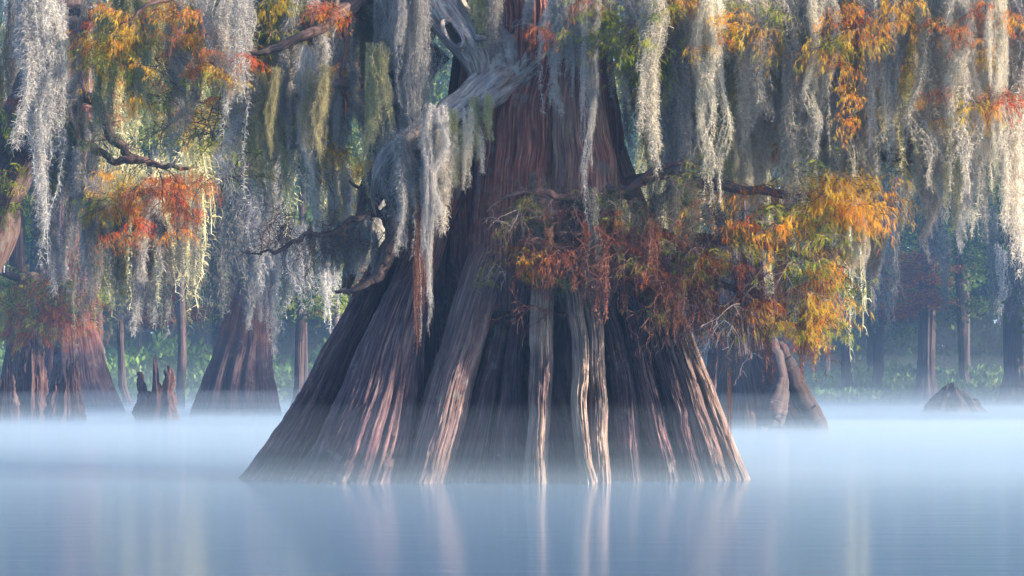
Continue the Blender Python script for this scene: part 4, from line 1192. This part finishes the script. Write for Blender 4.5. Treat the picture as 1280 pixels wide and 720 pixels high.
for kd in FARP:
    me = FARP[kd]
    v0 = np.empty(len(me.vertices) * 3, np.float32); me.vertices.foreach_get('co', v0); v0 = v0.reshape(-1, 3)
    c0 = np.empty(len(me.vertices), np.float32); me.attributes['c'].data.foreach_get('value', c0)
    f0 = np.empty(len(me.loops), np.int32); me.loops.foreach_get('vertex_index', f0); f0 = f0.reshape(-1, 4)
    V, Fq, C = [], [], []
    for (k2, p, sz, w) in FARL:
        if k2 != kd: continue
        a = random.uniform(0, 6.28)
        Rm_ = np.array([[math.cos(a) * w, -math.sin(a) * w, 0], [math.sin(a) * w, math.cos(a) * w, 0], [0, 0, sz]])
        V.append(v0 @ Rm_.T + np.array(p)); Fq.append(f0 + len(v0) * len(Fq)); C.append(np.clip(c0 + random.uniform(-.2, .2), 0, 1))
    tag(obj('far_moss', mesh_np('far_moss', np.vstack(V), np.vstack(Fq), attrs={'c': np.concatenate(C)}, mats=[MM[kd]])), 'far ' + {'grey': 'grey', 'olive': 'olive', 'dark': 'dark'}[kd] + ' moss curtains among the distant trees', 'moss', kind='stuff')

ORD = 'first second third fourth fifth sixth seventh eighth ninth tenth eleventh twelfth thirteenth fourteenth fifteenth sixteenth seventeenth eighteenth nineteenth twentieth'.split()
for lab, lst in LATER.items():
    lst.sort(key=lambda q: q[0])
    for k, (_, o) in enumerate(lst):
        if len(lst) == 1: o['label'] = 'the only ' + lab.replace('hanks', 'hank')
        elif k == 0: o['label'] = 'leftmost of the ' + lab
        elif k == len(lst) - 1: o['label'] = 'rightmost of the ' + lab
        else: o['label'] = f'{ORD[min(k, 19)]} from left of the {lab}'

# ================================================================== MIST AND HAZE
def vol_box(name, x0, x1, y0, y1, z0, z1, dens, col, label, aniso=.2):
    v = [(x, y, z) for x in (x0, x1) for y in (y0, y1) for z in (z0, z1)]
    f = [(0, 1, 3, 2), (4, 6, 7, 5), (0, 4, 5, 1), (2, 3, 7, 6), (0, 2, 6, 4), (1, 5, 7, 3)]
    me = bpy.data.meshes.new(name); me.from_pydata(v, [], f)
    m = bpy.data.materials.new(name); m.use_nodes = True; n = m.node_tree; n.nodes.clear()
    p = N(n, 'ShaderNodeVolumePrincipled'); p.inputs['Color'].default_value = (*col, 1); p.inputs['Density'].default_value = dens; p.inputs['Anisotropy'].default_value = aniso
    o_ = N(n, 'ShaderNodeOutputMaterial'); n.links.new(p.outputs[0], o_.inputs['Volume'])
    me.materials.append(m)
    return tag(obj(name, me), label, kind='stuff')


vol_box('haze', -320, 320, -70, 620, -1.5, 34, .0015, (.32, .58, 1.0), 'thin blue morning haze filling the swamp')
for k_, (top_, d_) in enumerate(((.06, .040), (.13, .036), (.24, .025), (.42, .008), (.75, .004))):
    vol_box('mist', -310 + k_, 310 - k_, (24.3, 21.0, 16.5, 9.0, -60.0)[k_], 610 - k_, -1.2 + k_ * .02, top_, d_, (.67, .84, 1.0), 'low white mist lying on the water')


def mist_wedge(y0, y1, z1, dens, inset):
    x = 300 - inset
    v = [(-x, y0, -1.0 + inset * .01), (x, y0, -1.0 + inset * .01), (x, y1, -1.0 + inset * .01), (-x, y1, -1.0 + inset * .01), (-x, y0, .02), (x, y0, .02), (x, y1, z1), (-x, y1, z1)]
    o = vol_box('mist', 0, 1, 0, 1, 0, 1, dens, (.74, .87, 1.0), 'pale mist bank deepening towards the far shore')
    for q, c in zip(o.data.vertices, v): q.co = c
    f = [(0, 3, 2, 1), (4, 5, 6, 7), (0, 1, 5, 4), (1, 2, 6, 5), (2, 3, 7, 6), (3, 0, 4, 7)]
    m = o.data.materials[0]
    o.data.clear_geometry(); o.data.from_pydata(v, [], f)
    if not o.data.materials: o.data.materials.append(m)


mist_wedge(30, 150, 3.0, .006, 1)
mist_wedge(60, 145, 7.0, .004, 2)
print('moss', moss_n, 'tris', sum(len(m.loop_triangles) or sum(max(0, p.loop_total - 2) for p in m.polygons) if False else len(m.polygons) for m in bpy.data.meshes))
